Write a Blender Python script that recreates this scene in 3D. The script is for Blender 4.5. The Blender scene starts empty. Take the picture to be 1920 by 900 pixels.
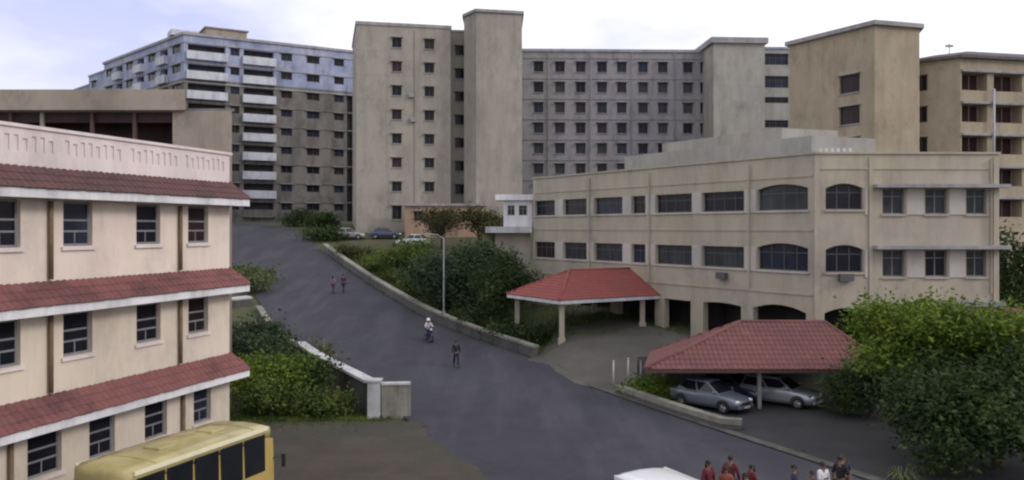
import bpy, bmesh, math, random
import numpy as np
from mathutils import Vector, Matrix
random.seed(7)
R = math.radians
SC = bpy.context.scene
COL = SC.collection

# ------------------------------------------------------------------ camera
CAM_Z = 9.3
cam_d = bpy.data.cameras.new("camera")
cam_d.lens = 30.0
cam_d.sensor_width = 36.0
cam_d.shift_y = -23.0 / 1920.0
cam_d.clip_start = 0.2
cam_d.clip_end = 6000
cam = bpy.data.objects.new("camera", cam_d)
COL.objects.link(cam)
cam.location = (0, 0, CAM_Z)
cam.rotation_euler = (R(90), 0, 0)
SC.camera = cam

# ------------------------------------------------------------------ sky and sun (thin overcast, low soft sun from the right)
SUN_EL, SUN_AZ = 30.0, 112.0          # azimuth clockwise from +Y
world = bpy.data.worlds.new("World")
SC.world = world
world.use_nodes = True
wn = world.node_tree
wn.nodes.clear()
wo = wn.nodes.new("ShaderNodeOutputWorld")
bg = wn.nodes.new("ShaderNodeBackground")
bg.inputs["Strength"].default_value = 0.1
sky = wn.nodes.new("ShaderNodeTexSky")
sky.sky_type = 'NISHITA'
sky.sun_disc = False
sky.ozone_density = 5.0
sky.dust_density = 0.3
sky.air_density = 1.2
sky.sun_elevation = R(SUN_EL)
sky.sun_rotation = R(SUN_AZ)
tc = wn.nodes.new("ShaderNodeTexCoord")
mp = wn.nodes.new("ShaderNodeMapping")
mp.inputs["Scale"].default_value = (1.0, 1.0, 2.6)
mp.inputs["Location"].default_value = (3.1, 0.4, 0.0)
mp.inputs["Rotation"].default_value = (0, 0, R(12))
nz = wn.nodes.new("ShaderNodeTexNoise")
nz.inputs["Scale"].default_value = 1.15
nz.inputs["Detail"].default_value = 6.0
nz.inputs["Roughness"].default_value = 0.55
rp = wn.nodes.new("ShaderNodeValToRGB")
rp.color_ramp.elements[0].position = 0.33
rp.color_ramp.elements[0].color = (0.35, 0.35, 0.35, 1)
rp.color_ramp.elements[1].position = 0.47
rp.color_ramp.elements[1].color = (1, 1, 1, 1)
mx = wn.nodes.new("ShaderNodeMix")
mx.data_type = 'RGBA'
mx.inputs[7].default_value = (11.6, 11.6, 12.2, 1)
wn.links.new(tc.outputs["Generated"], mp.inputs["Vector"])
wn.links.new(mp.outputs["Vector"], nz.inputs["Vector"])
wn.links.new(nz.outputs["Fac"], rp.inputs["Fac"])
wn.links.new(rp.outputs["Color"], mx.inputs[0])
tint = wn.nodes.new("ShaderNodeMix")     # thin lavender veil of high cloud over the blue
tint.data_type = 'RGBA'
tint.blend_type = 'MULTIPLY'
tint.inputs[0].default_value = 1.0
tint.inputs[7].default_value = (1.75, 1.18, 1.55, 1)
wn.links.new(sky.outputs["Color"], tint.inputs[6])
wn.links.new(tint.outputs[2], mx.inputs[6])
wn.links.new(mx.outputs[2], bg.inputs["Color"])
wn.links.new(bg.outputs["Background"], wo.inputs["Surface"])

sun_d = bpy.data.lights.new("sun", 'SUN')
sun_d.energy = 1.3
sun_d.angle = R(16)
sun_d.color = (1.0, 0.93, 0.86)
sun = bpy.data.objects.new("sun", sun_d)
COL.objects.link(sun)
sd = Vector((math.sin(R(SUN_AZ)) * math.cos(R(SUN_EL)), math.cos(R(SUN_AZ)) * math.cos(R(SUN_EL)), math.sin(R(SUN_EL))))
sun.rotation_euler = sd.to_track_quat('Z', 'Y').to_euler()
sun.location = (40, -20, 60)

SC.view_settings.view_transform = 'Standard'
SC.view_settings.look = 'None'
SC.view_settings.exposure = 0.0
SC.view_settings.gamma = 1.0
SC.render.engine = 'CYCLES'
SC.cycles.filter_width = 2.3
SC.cycles.max_bounces = 5

# ------------------------------------------------------------------ materials
M = {}

def _nodes(name):
    m = bpy.data.materials.new(name)
    m.use_nodes = True
    nt = m.node_tree
    return m, nt, nt.nodes["Principled BSDF"]

def _pos(nt, scale):
    g = nt.nodes.new("ShaderNodeNewGeometry")
    mpn = nt.nodes.new("ShaderNodeMapping")
    mpn.inputs["Scale"].default_value = scale
    nt.links.new(g.outputs["Position"], mpn.inputs["Vector"])
    return mpn.outputs["Vector"]

def _noise(nt, vec, scale, detail=4.0, rough=0.6):
    n = nt.nodes.new("ShaderNodeTexNoise")
    n.inputs["Scale"].default_value = scale
    n.inputs["Detail"].default_value = detail
    n.inputs["Roughness"].default_value = rough
    nt.links.new(vec, n.inputs["Vector"])
    return n.outputs["Fac"]

def _ramp(nt, fac, p0, c0, p1, c1):
    r = nt.nodes.new("ShaderNodeValToRGB")
    r.color_ramp.elements[0].position = p0
    r.color_ramp.elements[0].color = (*c0, 1)
    r.color_ramp.elements[1].position = p1
    r.color_ramp.elements[1].color = (*c1, 1)
    nt.links.new(fac, r.inputs["Fac"])
    return r.outputs["Color"]

def _mix(nt, a, b, fac=1.0, mode='MULTIPLY'):
    x = nt.nodes.new("ShaderNodeMix")
    x.data_type = 'RGBA'
    x.blend_type = mode
    if isinstance(fac, float):
        x.inputs[0].default_value = fac
    else:
        nt.links.new(fac, x.inputs[0])
    for sock, v in ((x.inputs[6], a), (x.inputs[7], b)):
        if isinstance(v, tuple):
            sock.default_value = (*v, 1)
        else:
            nt.links.new(v, sock)
    return x.outputs[2]

def _bump(nt, bsdf, fac, strength, dist=0.02):
    b = nt.nodes.new("ShaderNodeBump")
    b.inputs["Strength"].default_value = strength
    b.inputs["Distance"].default_value = dist
    nt.links.new(fac, b.inputs["Height"])
    nt.links.new(b.outputs["Normal"], bsdf.inputs["Normal"])

def plaster(key, base, alt, streak=0.5, grime=0.55, rough=0.92, patch=0.16):
    """painted render: two tones in broad patches, rain streaks running down, blotches of mould"""
    m, nt, b = _nodes(key)
    big = _noise(nt, _pos(nt, (1, 1, 1)), patch, 5.0, 0.65)
    col = _ramp(nt, big, 0.35, base, 0.68, alt)
    st = _noise(nt, _pos(nt, (0.9, 0.9, 0.10)), 1.0, 5.0, 0.75)
    col = _mix(nt, col, _ramp(nt, st, 0.34, (1 - streak * 0.75,) * 3, 0.54, (1, 1, 1)))
    top = _noise(nt, _pos(nt, (0.35, 0.35, 0.22)), 0.8, 6.0, 0.7)
    col = _mix(nt, col, _ramp(nt, top, 0.36, (1 - grime * 0.55,) * 3, 0.56, (1, 1, 1)))
    gr = _noise(nt, _pos(nt, (1, 1, 0.6)), 0.55, 7.0, 0.72)
    col = _mix(nt, col, _ramp(nt, gr, 0.30, (1 - grime, 1 - grime, 1 - grime * 0.95), 0.50, (1, 1, 1)))
    nt.links.new(col, b.inputs["Base Color"])
    b.inputs["Roughness"].default_value = rough
    b.inputs["Specular IOR Level"].default_value = 0.25
    fine = _noise(nt, _pos(nt, (1, 1, 1)), 14.0, 4.0, 0.7)
    _bump(nt, b, fine, 0.25, 0.02)
    M[key] = m

def flat(key, base, rough=0.6, metal=0.0, var=0.25, scale=3.0, spec=0.4, coat=0.0):
    m, nt, b = _nodes(key)
    n = _noise(nt, _pos(nt, (1, 1, 1)), scale, 5.0, 0.65)
    lo = tuple(c * (1 - var) for c in base)
    nt.links.new(_ramp(nt, n, 0.35, lo, 0.65, base), b.inputs["Base Color"])
    b.inputs["Roughness"].default_value = rough
    b.inputs["Metallic"].default_value = metal
    b.inputs["Specular IOR Level"].default_value = spec
    b.inputs["Coat Weight"].default_value = coat
    M[key] = m

def tile_mat(key, base, dark, moss):
    m, nt, b = _nodes(key)
    g = nt.nodes.new("ShaderNodeNewGeometry")
    isl = g.outputs["Random Per Island"]
    col = _ramp(nt, isl, 0.0, tuple(c * 0.86 for c in base), 1.0, base)
    big = _noise(nt, _pos(nt, (1, 1, 1)), 0.45, 6.0, 0.7)
    col = _mix(nt, col, dark, _ramp(nt, big, 0.48, (0, 0, 0), 0.66, (1, 1, 1)), 'MIX')
    sm = _noise(nt, _pos(nt, (1, 1, 1)), 1.7, 5.0, 0.7)
    col = _mix(nt, col, moss, _ramp(nt, sm, 0.56, (0, 0, 0), 0.74, (0.8, 0.8, 0.8)), 'MIX')
    nt.links.new(col, b.inputs["Base Color"])
    b.inputs["Roughness"].default_value = 0.85
    M[key] = m

def leaf_mat(key, lo, hi, tips):
    m, nt, b = _nodes(key)
    g = nt.nodes.new("ShaderNodeNewGeometry")
    col = _ramp(nt, g.outputs["Random Per Island"], 0.0, lo, 1.0, hi)
    n = _noise(nt, _pos(nt, (1, 1, 1)), 0.9, 3.0, 0.6)
    col = _mix(nt, col, tips, _ramp(nt, n, 0.48, (0, 0, 0), 0.62, (0.85, 0.85, 0.85)), 'MIX')
    nt.links.new(col, b.inputs["Base Color"])
    b.inputs["Roughness"].default_value = 0.65
    b.inputs["Specular IOR Level"].default_value = 0.25
    tr = nt.nodes.new("ShaderNodeBsdfTranslucent")
    nt.links.new(col, tr.inputs["Color"])
    ms = nt.nodes.new("ShaderNodeMixShader")
    ms.inputs[0].default_value = 0.22
    out = nt.nodes["Material Output"]
    nt.links.new(b.outputs[0], ms.inputs[1])
    nt.links.new(tr.outputs[0], ms.inputs[2])
    nt.links.new(ms.outputs[0], out.inputs["Surface"])
    M[key] = m

def ground_mat(key, a, b_, c, scale, rough=0.95, bump=0.4, patch=None):
    m, nt, b = _nodes(key)
    n1 = _noise(nt, _pos(nt, (1, 1, 1)), scale, 6.0, 0.7)
    col = _ramp(nt, n1, 0.36, a, 0.64, b_)
    n2 = _noise(nt, _pos(nt, (1, 1, 1)), scale * 0.22, 4.0, 0.6)
    col = _mix(nt, col, c, _ramp(nt, n2, 0.46, (0, 0, 0), 0.64, (0.85, 0.85, 0.85)), 'MIX')
    n3 = _noise(nt, _pos(nt, (1, 1, 1)), 9.0, 5.0, 0.8)
    col = _mix(nt, col, _ramp(nt, n3, 0.3, (0.72, 0.72, 0.72), 0.7, (1.1, 1.1, 1.1)))
    if patch:      # worn wheel tracks and repairs: stretched along the road
        mpn = nt.nodes.new("ShaderNodeMapping")
        g = nt.nodes.new("ShaderNodeNewGeometry")
        mpn.inputs["Rotation"].default_value = (0, 0, R(-30))
        mpn.inputs["Scale"].default_value = (0.8, 0.10, 1)
        nt.links.new(g.outputs["Position"], mpn.inputs["Vector"])
        n4 = _noise(nt, mpn.outputs["Vector"], 0.55, 4.0, 0.6)
        col = _mix(nt, col, patch, _ramp(nt, n4, 0.47, (0, 0, 0), 0.62, (0.8, 0.8, 0.8)), 'MIX')
        vo = nt.nodes.new("ShaderNodeTexVoronoi")        # square-cut repairs of different age
        vo.distance = 'CHEBYCHEV'
        vo.inputs["Scale"].default_value = 0.13
        mp2 = nt.nodes.new("ShaderNodeMapping")
        mp2.inputs["Rotation"].default_value = (0, 0, R(-30))
        mp2.inputs["Scale"].default_value = (1.0, 0.45, 0.0)
        nt.links.new(g.outputs["Position"], mp2.inputs["Vector"])
        nt.links.new(mp2.outputs["Vector"], vo.inputs["Vector"])
        sep = nt.nodes.new("ShaderNodeSeparateColor")
        nt.links.new(vo.outputs["Color"], sep.inputs["Color"])
        col = _mix(nt, col, _ramp(nt, sep.outputs[0], 0.1, (0.94, 0.94, 0.94), 0.9, (1.05, 1.05, 1.04)))
        col = _mix(nt, col, (0.085, 0.075, 0.065), _ramp(nt, _noise(nt, _pos(nt, (1, 1, 1)), 0.35, 8.0, 0.75), 0.60, (0, 0, 0), 0.80, (0.30, 0.30, 0.30)), 'MIX')
    nt.links.new(col, b.inputs["Base Color"])
    b.inputs["Roughness"].default_value = rough
    b.inputs["Specular IOR Level"].default_value = 0.3
    _bump(nt, b, n3, bump, 0.03)
    M[key] = m

def glass(key, base, rough=0.2, spec=0.17):
    m, nt, b = _nodes(key)
    n = _noise(nt, _pos(nt, (1, 1, 1)), 0.8, 3.0, 0.6)
    nt.links.new(_ramp(nt, n, 0.35, tuple(c * 0.5 for c in base), 0.7, base), b.inputs["Base Color"])
    b.inputs["Roughness"].default_value = rough
    b.inputs["Specular IOR Level"].default_value = spec
    M[key] = m

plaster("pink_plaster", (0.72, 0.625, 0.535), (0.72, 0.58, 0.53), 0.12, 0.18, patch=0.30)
plaster("warm_lit_plaster", (0.66, 0.585, 0.455), (0.66, 0.56, 0.49), 0.14, 0.22, patch=0.30)  # lower storeys of the pink building: yellow cast of the light put into the wall colour
plaster("pink_parapet", (0.70, 0.62, 0.59), (0.70, 0.59, 0.59), 0.16, 0.2, patch=0.30)
plaster("cream_plaster", (0.43, 0.385, 0.295), (0.40, 0.355, 0.31), 0.16, 0.22, patch=0.25)
plaster("tower_plaster", (0.355, 0.318, 0.28), (0.33, 0.305, 0.265), 0.22, 0.26, patch=0.10)
plaster("wing_plaster", (0.29, 0.275, 0.275), (0.285, 0.27, 0.305), 0.25, 0.28, patch=0.06)
plaster("ochre_plaster", (0.385, 0.33, 0.245), (0.37, 0.30, 0.225), 0.18, 0.28, patch=0.12)
plaster("stair_plaster", (0.36, 0.335, 0.30), (0.34, 0.33, 0.31), 0.25, 0.25, patch=0.08)
plaster("blue_wash", (0.28, 0.32, 0.48), (0.42, 0.44, 0.55), 0.35, 0.40, patch=0.25)
plaster("white_wash", (0.58, 0.59, 0.63), (0.52, 0.54, 0.62), 0.30, 0.30, patch=0.2)
plaster("bare_concrete", (0.20, 0.18, 0.17), (0.17, 0.165, 0.155), 0.40, 0.45, patch=0.12)
plaster("rear_plaster", (0.36, 0.31, 0.255), (0.34, 0.285, 0.25), 0.18, 0.35, patch=0.2)
plaster("peach_plaster", (0.42, 0.27, 0.19), (0.38, 0.28, 0.21), 0.25, 0.35, patch=0.2)
plaster("roof_concrete", (0.26, 0.25, 0.25), (0.22, 0.21, 0.21), 0.2, 0.4)
plaster("kerb_concrete", (0.30, 0.285, 0.24), (0.26, 0.25, 0.22), 0.4, 0.5, patch=0.5)
plaster("wall_concrete", (0.14, 0.135, 0.13), (0.12, 0.12, 0.12), 0.4, 0.5, patch=0.5)
plaster("coping_white", (0.58, 0.58, 0.61), (0.50, 0.51, 0.51), 0.3, 0.35, patch=0.6)
plaster("pier_pale", (0.50, 0.465, 0.42), (0.48, 0.44, 0.43), 0.2, 0.22, patch=0.4)
plaster("white_trim", (0.76, 0.75, 0.77), (0.70, 0.69, 0.72), 0.28, 0.28, patch=0.6)
plaster("grey_slab", (0.36, 0.35, 0.37), (0.32, 0.31, 0.32), 0.3, 0.3, patch=0.4)
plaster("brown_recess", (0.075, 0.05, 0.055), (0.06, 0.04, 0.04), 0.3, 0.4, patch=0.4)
plaster("purple_roof", (0.16, 0.14, 0.16), (0.14, 0.125, 0.13), 0.3, 0.4, patch=0.2)
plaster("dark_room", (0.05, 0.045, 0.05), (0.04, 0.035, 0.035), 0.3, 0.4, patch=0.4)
tile_mat("red_tiles", (0.20, 0.076, 0.072), (0.10, 0.040, 0.042), (0.15, 0.085, 0.07))
tile_mat("canopy_tiles", (0.25, 0.060, 0.055), (0.19, 0.062, 0.052), (0.20, 0.095, 0.075))
tile_mat("carport_tiles", (0.165, 0.062, 0.058), (0.12, 0.048, 0.052), (0.16, 0.092, 0.082))
tile_mat("old_tiles", (0.11, 0.05, 0.05), (0.05, 0.028, 0.03), (0.08, 0.05, 0.045))
leaf_mat("leaf_bright", (0.040, 0.080, 0.010), (0.12, 0.185, 0.020), (0.19, 0.235, 0.03))
leaf_mat("leaf_dark", (0.015, 0.030, 0.009), (0.040, 0.068, 0.018), (0.065, 0.095, 0.026))
leaf_mat("leaf_mid", (0.026, 0.048, 0.010), (0.085, 0.130, 0.020), (0.15, 0.18, 0.04))
leaf_mat("leaf_teal", (0.022, 0.042, 0.022), (0.050, 0.082, 0.040), (0.075, 0.11, 0.05))
leaf_mat("leaf_brown", (0.045, 0.04, 0.018), (0.07, 0.07, 0.022), (0.055, 0.065, 0.024))
leaf_mat("leaf_pale", (0.09, 0.11, 0.05), (0.15, 0.17, 0.085), (0.12, 0.14, 0.06))
flat("bark", (0.10, 0.075, 0.055), 0.95, var=0.5, scale=9)
ground_mat("soil", (0.055, 0.065, 0.03), (0.10, 0.085, 0.055), (0.045, 0.075, 0.02), 0.8)
ground_mat("asphalt", (0.037, 0.036, 0.050), (0.049, 0.047, 0.064), (0.045, 0.047, 0.060), 0.6, 0.85, 0.3, patch=(0.060, 0.059, 0.074))
ground_mat("drive_asphalt", (0.030, 0.030, 0.034), (0.042, 0.040, 0.044), (0.056, 0.055, 0.058), 0.5, 0.88, 0.3)
ground_mat("yard_dirt", (0.056, 0.047, 0.040), (0.082, 0.068, 0.055), (0.048, 0.052, 0.040), 0.45, 0.95, 0.5)
ground_mat("paving", (0.092, 0.084, 0.078), (0.12, 0.113, 0.106), (0.080, 0.072, 0.066), 0.5, 0.9, 0.3)
flat("gutter_concrete", (0.115, 0.11, 0.098), 0.9, var=0.5, scale=1.3)
glass("glass_dark", (0.014, 0.015, 0.024))
glass("glass_brown", (0.035, 0.024, 0.028))
glass("glass_grey", (0.055, 0.06, 0.068), 0.25)
glass("glass_blue", (0.03, 0.035, 0.06))
glass("car_glass", (0.012, 0.015, 0.02), 0.05, 0.6)
flat("frame_white", (0.42, 0.41, 0.42), 0.6)
flat("frame_brown", (0.10, 0.055, 0.05), 0.7)
flat("frame_grey", (0.22, 0.22, 0.23), 0.6)
flat("frame_mid", (0.10, 0.097, 0.105), 0.7)
flat("frame_dark", (0.07, 0.065, 0.07), 0.7)
flat("pipe_brown", (0.20, 0.135, 0.08), 0.7, var=0.4)
flat("pipe_grey", (0.42, 0.42, 0.46), 0.5)
flat("post_grey", (0.28, 0.28, 0.28), 0.6)
flat("door_dark", (0.045, 0.04, 0.05), 0.7)
flat("bus_edge_highlight", (0.78, 0.74, 0.52), 0.25, var=0.1, coat=0.5)  # minibus gutter strip: the bright highlight on the roof edge, painted in
flat("bus_yellow", (0.47, 0.345, 0.11), 0.32, var=0.14, scale=1.5, coat=0.5)
flat("bus_roof", (0.43, 0.365, 0.155), 0.35, var=0.3, scale=1.2, coat=0.3)
flat("car_silver", (0.30, 0.32, 0.36), 0.3, 0.35, var=0.08, coat=0.6)
flat("car_blue", (0.145, 0.17, 0.205), 0.28, 0.3, var=0.08, coat=0.7)
flat("car_white", (0.78, 0.80, 0.82), 0.3, var=0.05, coat=0.5)
flat("car_navy", (0.05, 0.06, 0.11), 0.3, 0.2, var=0.08, coat=0.6)
flat("car_grey", (0.30, 0.30, 0.30), 0.35, 0.2, var=0.08, coat=0.5)
flat("rubber", (0.018, 0.018, 0.018), 0.85)
flat("trim_black", (0.025, 0.025, 0.028), 0.5)
flat("rim", (0.45, 0.45, 0.46), 0.35, 0.8)
flat("lamp_glass", (0.75, 0.76, 0.78), 0.1, spec=0.7, var=0.05)
flat("lamp_red", (0.30, 0.02, 0.02), 0.2)
flat("plate", (0.6, 0.58, 0.5), 0.5)
flat("skin", (0.20, 0.11, 0.075), 0.6, var=0.1)
flat("hair", (0.012, 0.010, 0.010), 0.6)
flat("eye", (0.02, 0.015, 0.012), 0.3)
for k, c in dict(maroon=(0.13, 0.022, 0.032), rust=(0.24, 0.075, 0.05), lilac=(0.55, 0.46, 0.54), navy=(0.030, 0.032, 0.075),
                 slate=(0.10, 0.11, 0.16), white=(0.62, 0.60, 0.64), black=(0.02, 0.02, 0.026), khaki=(0.16, 0.13, 0.09),
                 plum=(0.085, 0.035, 0.075), mauve=(0.26, 0.19, 0.24), greyblue=(0.16, 0.17, 0.23)).items():
    flat("cloth_" + k, c, 0.9, var=0.25, scale=6)

# ------------------------------------------------------------------ mesh builder
class MB:
    def __init__(s):
        s.v, s.f, s.m = [], [], []
    def quad(s, *p, m=0):
        i = len(s.v)
        s.v.extend(tuple(q) for q in p)
        s.f.append(tuple(range(i, i + len(p))))
        s.m.append(m)
    def box(s, a, b, m=0, T=None):
        (x0, y0, z0), (x1, y1, z1) = a, b
        c = [(x0, y0, z0), (x1, y0, z0), (x1, y1, z0), (x0, y1, z0), (x0, y0, z1), (x1, y0, z1), (x1, y1, z1), (x0, y1, z1)]
        s.hexa(c, m, T)
    def hexa(s, c, m=0, T=None):
        if T:
            c = [T(p) for p in c]
        i = len(s.v)
        s.v.extend(tuple(p) for p in c)
        for q in ((3, 2, 1, 0), (4, 5, 6, 7), (0, 1, 5, 4), (1, 2, 6, 5), (2, 3, 7, 6), (3, 0, 4, 7)):
            s.f.append(tuple(i + k for k in q))
            s.m.append(m)
    def prism(s, poly, z0, z1, m=0):
        n = len(poly)
        i = len(s.v)
        s.v.extend((p[0], p[1], z0) for p in poly)
        s.v.extend((p[0], p[1], z1) for p in poly)
        s.f.append(tuple(i + k for k in range(n))[::-1]); s.m.append(m)
        s.f.append(tuple(i + n + k for k in range(n))); s.m.append(m)
        for k in range(n):
            j = (k + 1) % n
            s.f.append((i + k, i + j, i + n + j, i + n + k)); s.m.append(m)
    def tube(s, pts, r, seg=8, m=0, caps=True):
        pts = [Vector(p) for p in pts]
        rs = r if isinstance(r, (list, tuple)) else [r] * len(pts)
        i0 = len(s.v)
        for k, p in enumerate(pts):
            t = (pts[min(k + 1, len(pts) - 1)] - pts[max(k - 1, 0)]).normalized()
            a = t.orthogonal().normalized() if abs(t.z) < 0.98 else Vector((1, 0, 0))
            a = (a - t * a.dot(t)).normalized()
            b = t.cross(a)
            for q in range(seg):
                an = 2 * math.pi * q / seg
                s.v.append(tuple(p + (a * math.cos(an) + b * math.sin(an)) * rs[k]))
        for k in range(len(pts) - 1):
            for q in range(seg):
                q2 = (q + 1) % seg
                a = i0 + k * seg
                s.f.append((a + q, a + q2, a + seg + q2, a + seg + q)); s.m.append(m)
        if caps:
            s.f.append(tuple(i0 + q for q in range(seg))[::-1]); s.m.append(m)
            e = i0 + (len(pts) - 1) * seg
            s.f.append(tuple(e + q for q in range(seg))); s.m.append(m)
    def loft(s, rings, m=0, caps=True):
        n = len(rings[0])
        i0 = len(s.v)
        for r in rings:
            s.v.extend(tuple(p) for p in r)
        for k in range(len(rings) - 1):
            for q in range(n):
                q2 = (q + 1) % n
                a = i0 + k * n
                s.f.append((a + q, a + q2, a + n + q2, a + n + q)); s.m.append(m)
        if caps:
            s.f.append(tuple(i0 + q for q in range(n))[::-1]); s.m.append(m)
            e = i0 + (len(rings) - 1) * n
            s.f.append(tuple(e + q for q in range(n))); s.m.append(m)
    def ball(s, c, r, seg=10, rings=6, m=0, zmin=-1.0):
        rx, ry, rz = r if isinstance(r, (tuple, list)) else (r, r, r)
        rr = []
        for k in range(rings + 1):
            t = zmin + (0.999 - zmin) * k / rings
            h = math.sqrt(max(0.002, 1 - t * t))
            rr.append([(c[0] + rx * h * math.cos(2 * math.pi * q / seg), c[1] + ry * h * math.sin(2 * math.pi * q / seg), c[2] + rz * t) for q in range(seg)])
        s.loft(rr, m)
    def mesh(s, name, mats, smooth=False):
        me = bpy.data.meshes.new(name)
        me.from_pydata(s.v, [], s.f)
        for k in (mats if isinstance(mats, (list, tuple)) else [mats]):
            me.materials.append(M[k])
        if len(me.materials) > 1:
            me.polygons.foreach_set("material_index", s.m)
        if smooth:
            me.polygons.foreach_set("use_smooth", [True] * len(me.polygons))
        me.update()
        return me

def link(name, me, parent=None, loc=(0, 0, 0), rz=0.0):
    o = bpy.data.objects.new(name, me)
    COL.objects.link(o)
    o.parent = parent
    o.location = loc
    o.rotation_euler = (0, 0, rz)
    return o

def put(mb, name, mats, parent=None, world=True, smooth=False, stuff=False):
    """link a builder as one mesh object; with world=True its points are in world space and the parent is an unrotated root"""
    if world and parent is not None:
        L = parent.location
        P = parent.parent
        off = Vector(L) + (Vector(P.location) if P else Vector())
        mb.v = [(a - off.x, b - off.y, c - off.z) for a, b, c in mb.v]
    o = link(name, mb.mesh(name, mats, smooth), parent)
    if stuff:
        o["kind"] = "stuff"
    return o

def thing(name, label, cat, loc=(0, 0, 0), rz=0.0, group=None):
    o = link(name, None, None, loc, rz)
    return tag(o, label, cat, group)

def tag(o, label, cat, group=None):
    o["label"] = label
    o["category"] = cat
    if group:
        o["group"] = group
    return o

def struct(o):
    o["kind"] = "structure"
    return o

def bevel(o, w, seg=2):
    b = o.modifiers.new("bevel", 'BEVEL')
    b.width = w
    b.segments = seg
    b.limit_method = 'ANGLE'
    b.angle_limit = R(35)
    return o

# ------------------------------------------------------------------ terrain
_ys = np.arange(-400.0, 1600.0, 1.0)
_zt = np.interp(_ys, [-400, 52, 57, 62, 69, 77, 85, 95, 105, 117, 128, 140, 170, 1600], [0, 0, 0.42, 1.0, 1.85, 2.85, 3.9, 5.35, 6.9, 8.6, 9.7, 10.3, 10.6, 11.0])
_k = np.hanning(9); _k /= _k.sum()
_zt = np.convolve(np.pad(_zt, 4, mode='edge'), _k, mode='valid')

def ss(a, b, x):
    t = min(1.0, max(0.0, (x - a) / (b - a)))
    return t * t * (3 - 2 * t)

def gz(x, y):
    z = float(np.interp(y, _ys, _zt))
    z += 1.3 * ss(1.3, 4.2, x) * ss(49.5, 57, y) * (1 - ss(66, 78, y)) * (1 - ss(24, 34, x))
    return z

ROAD_R = [(34, -12), (26, 5), (20, 18), (13.4, 31.5), (9.6, 39.4), (4.1, 50.5), (1.4, 57.5), (-2.3, 62), (-6.9, 69), (-13.3, 82), (-17.5, 91), (-22.6, 102), (-26.5, 111), (-31, 121), (-38, 130), (-52, 135), (-90, 140)]
ROAD_L = [(22, -20), (13, 1), (6, 14), (0.0, 27), (-3.2, 36), (-7.0, 46.5), (-9.0, 52), (-12.6, 57), (-17.2, 64), (-22.8, 76.5), (-27, 86), (-32.0, 96.5), (-36.5, 106), (-42, 115), (-50, 121), (-60, 126), (-92, 130)]

def dense(pts, n=14):
    out = []
    for k in range(len(pts) - 1):
        for q in range(n):
            t = q / n
            out.append((pts[k][0] + (pts[k + 1][0] - pts[k][0]) * t, pts[k][1] + (pts[k + 1][1] - pts[k][1]) * t))
    out.append(pts[-1])
    return out

def smooth_line(pts, n=14, passes=16):
    a = np.array(dense(pts, n))
    for _ in range(passes):
        a[1:-1] = a[1:-1] * 0.5 + (a[:-2] + a[2:]) * 0.25
    return [tuple(p) for p in a]

RR, RL = smooth_line(ROAD_R), smooth_line(ROAD_L)
_rr, _rl = np.array(RR), np.array(RL)

def on_road(x, y):
    if not (-15 < y < 134):
        return False
    xr = np.interp(y, _rr[:, 1], _rr[:, 0]); xl = np.interp(y, _rl[:, 1], _rl[:, 0])
    return xl + 0.1 < x < xr - 0.1

def ragged(pts, amp, seed):
    rnd = random.Random(seed)
    n = [rnd.gauss(0, 1) for _ in range(len(pts) + 4)]
    return [(p[0] + amp * (n[k] + n[k + 1] + n[k + 2]) / 2, p[1] + amp * (n[k + 2] + n[k + 3]) / 2) for k, p in enumerate(pts)]

def strip_sheet(name, left, right, mat, dz, cross=10):
    mb = MB()
    n = len(left)
    for k in range(n):
        for q in range(cross + 1):
            t = q / cross
            x = left[k][0] * (1 - t) + right[k][0] * t
            y = left[k][1] * (1 - t) + right[k][1] * t
            mb.v.append((x, y, gz(x, y) + dz))
    for k in range(n - 1):
        for q in range(cross):
            a = k * (cross + 1) + q
            mb.f.append((a, a + 1, a + cross + 2, a + cross + 1)); mb.m.append(0)
    return struct(put(mb, name, mat, smooth=True))

gx = np.concatenate([[-3000, -1500, -700, -300, -180, -130], np.arange(-100, 80.1, 1.25), [110, 160, 300, 700, 1500, 3000]])
gy = np.concatenate([[-300, -150, -60, -30], np.arange(-12, 150.1, 1.25), [170, 210, 300, 600, 1200, 1500, 3000]])
mb = MB()
for y in gy:
    for x in gx:
        z = gz(x, min(y, 1500))
        if on_road(x, y):
            z -= 0.05
        mb.v.append((x, y, z - 0.02))
W_ = len(gx)
for j in range(len(gy) - 1):
    for i in range(W_ - 1):
        a = j * W_ + i
        mb.f.append((a, a + 1, a + W_ + 1, a + W_)); mb.m.append(0)
struct(put(mb, "ground", "soil", smooth=True))
strip_sheet("road", RL, RR, "asphalt", 0.06)
strip_sheet("driveway", dense([(3.7, 50.3), (1.0, 56.9), (3.4, 60.4), (8.0, 63.5)], 8), dense([(6.2, 47.6), (8.6, 51.5), (11.5, 54.5), (13.5, 56.0)], 8), "paving", 0.09)
strip_sheet("yard", dense([(-30, 5), (-24, 15), (-17, 30), (-14.5, 38.5), (-13, 40.6)], 14), ragged(dense([(12.2, 5), (6.7, 15), (0.6, 27), (-2.3, 35), (-4.3, 40.6)], 14), .22, 3), "yard_dirt", 0.085)
strip_sheet("car_park", dense([(8.0, 42.6), (9.9, 38.6), (13.35, 31.0), (19, 20)], 6), dense([(22, 49.2), (24, 40), (26, 31), (30, 21)], 6), "drive_asphalt", 0.10)
strip_sheet("gutter", dense([(4.4, 49.8), (7.3, 43.2), (9.75, 38.0), (13.2, 30.8), (20, 17)], 8), dense([(4.85, 50.0), (7.75, 43.4), (10.2, 38.2), (13.7, 31.0), (20.5, 17.2)], 8), "gutter_concrete", 0.112, 2)
strip_sheet("verge_path", dense([(-13.5, 54.6), (-7.8, 43.6)], 8), dense([(-11.3, 55.2), (-6.2, 44.4)], 8), "paving", 0.09)

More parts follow.
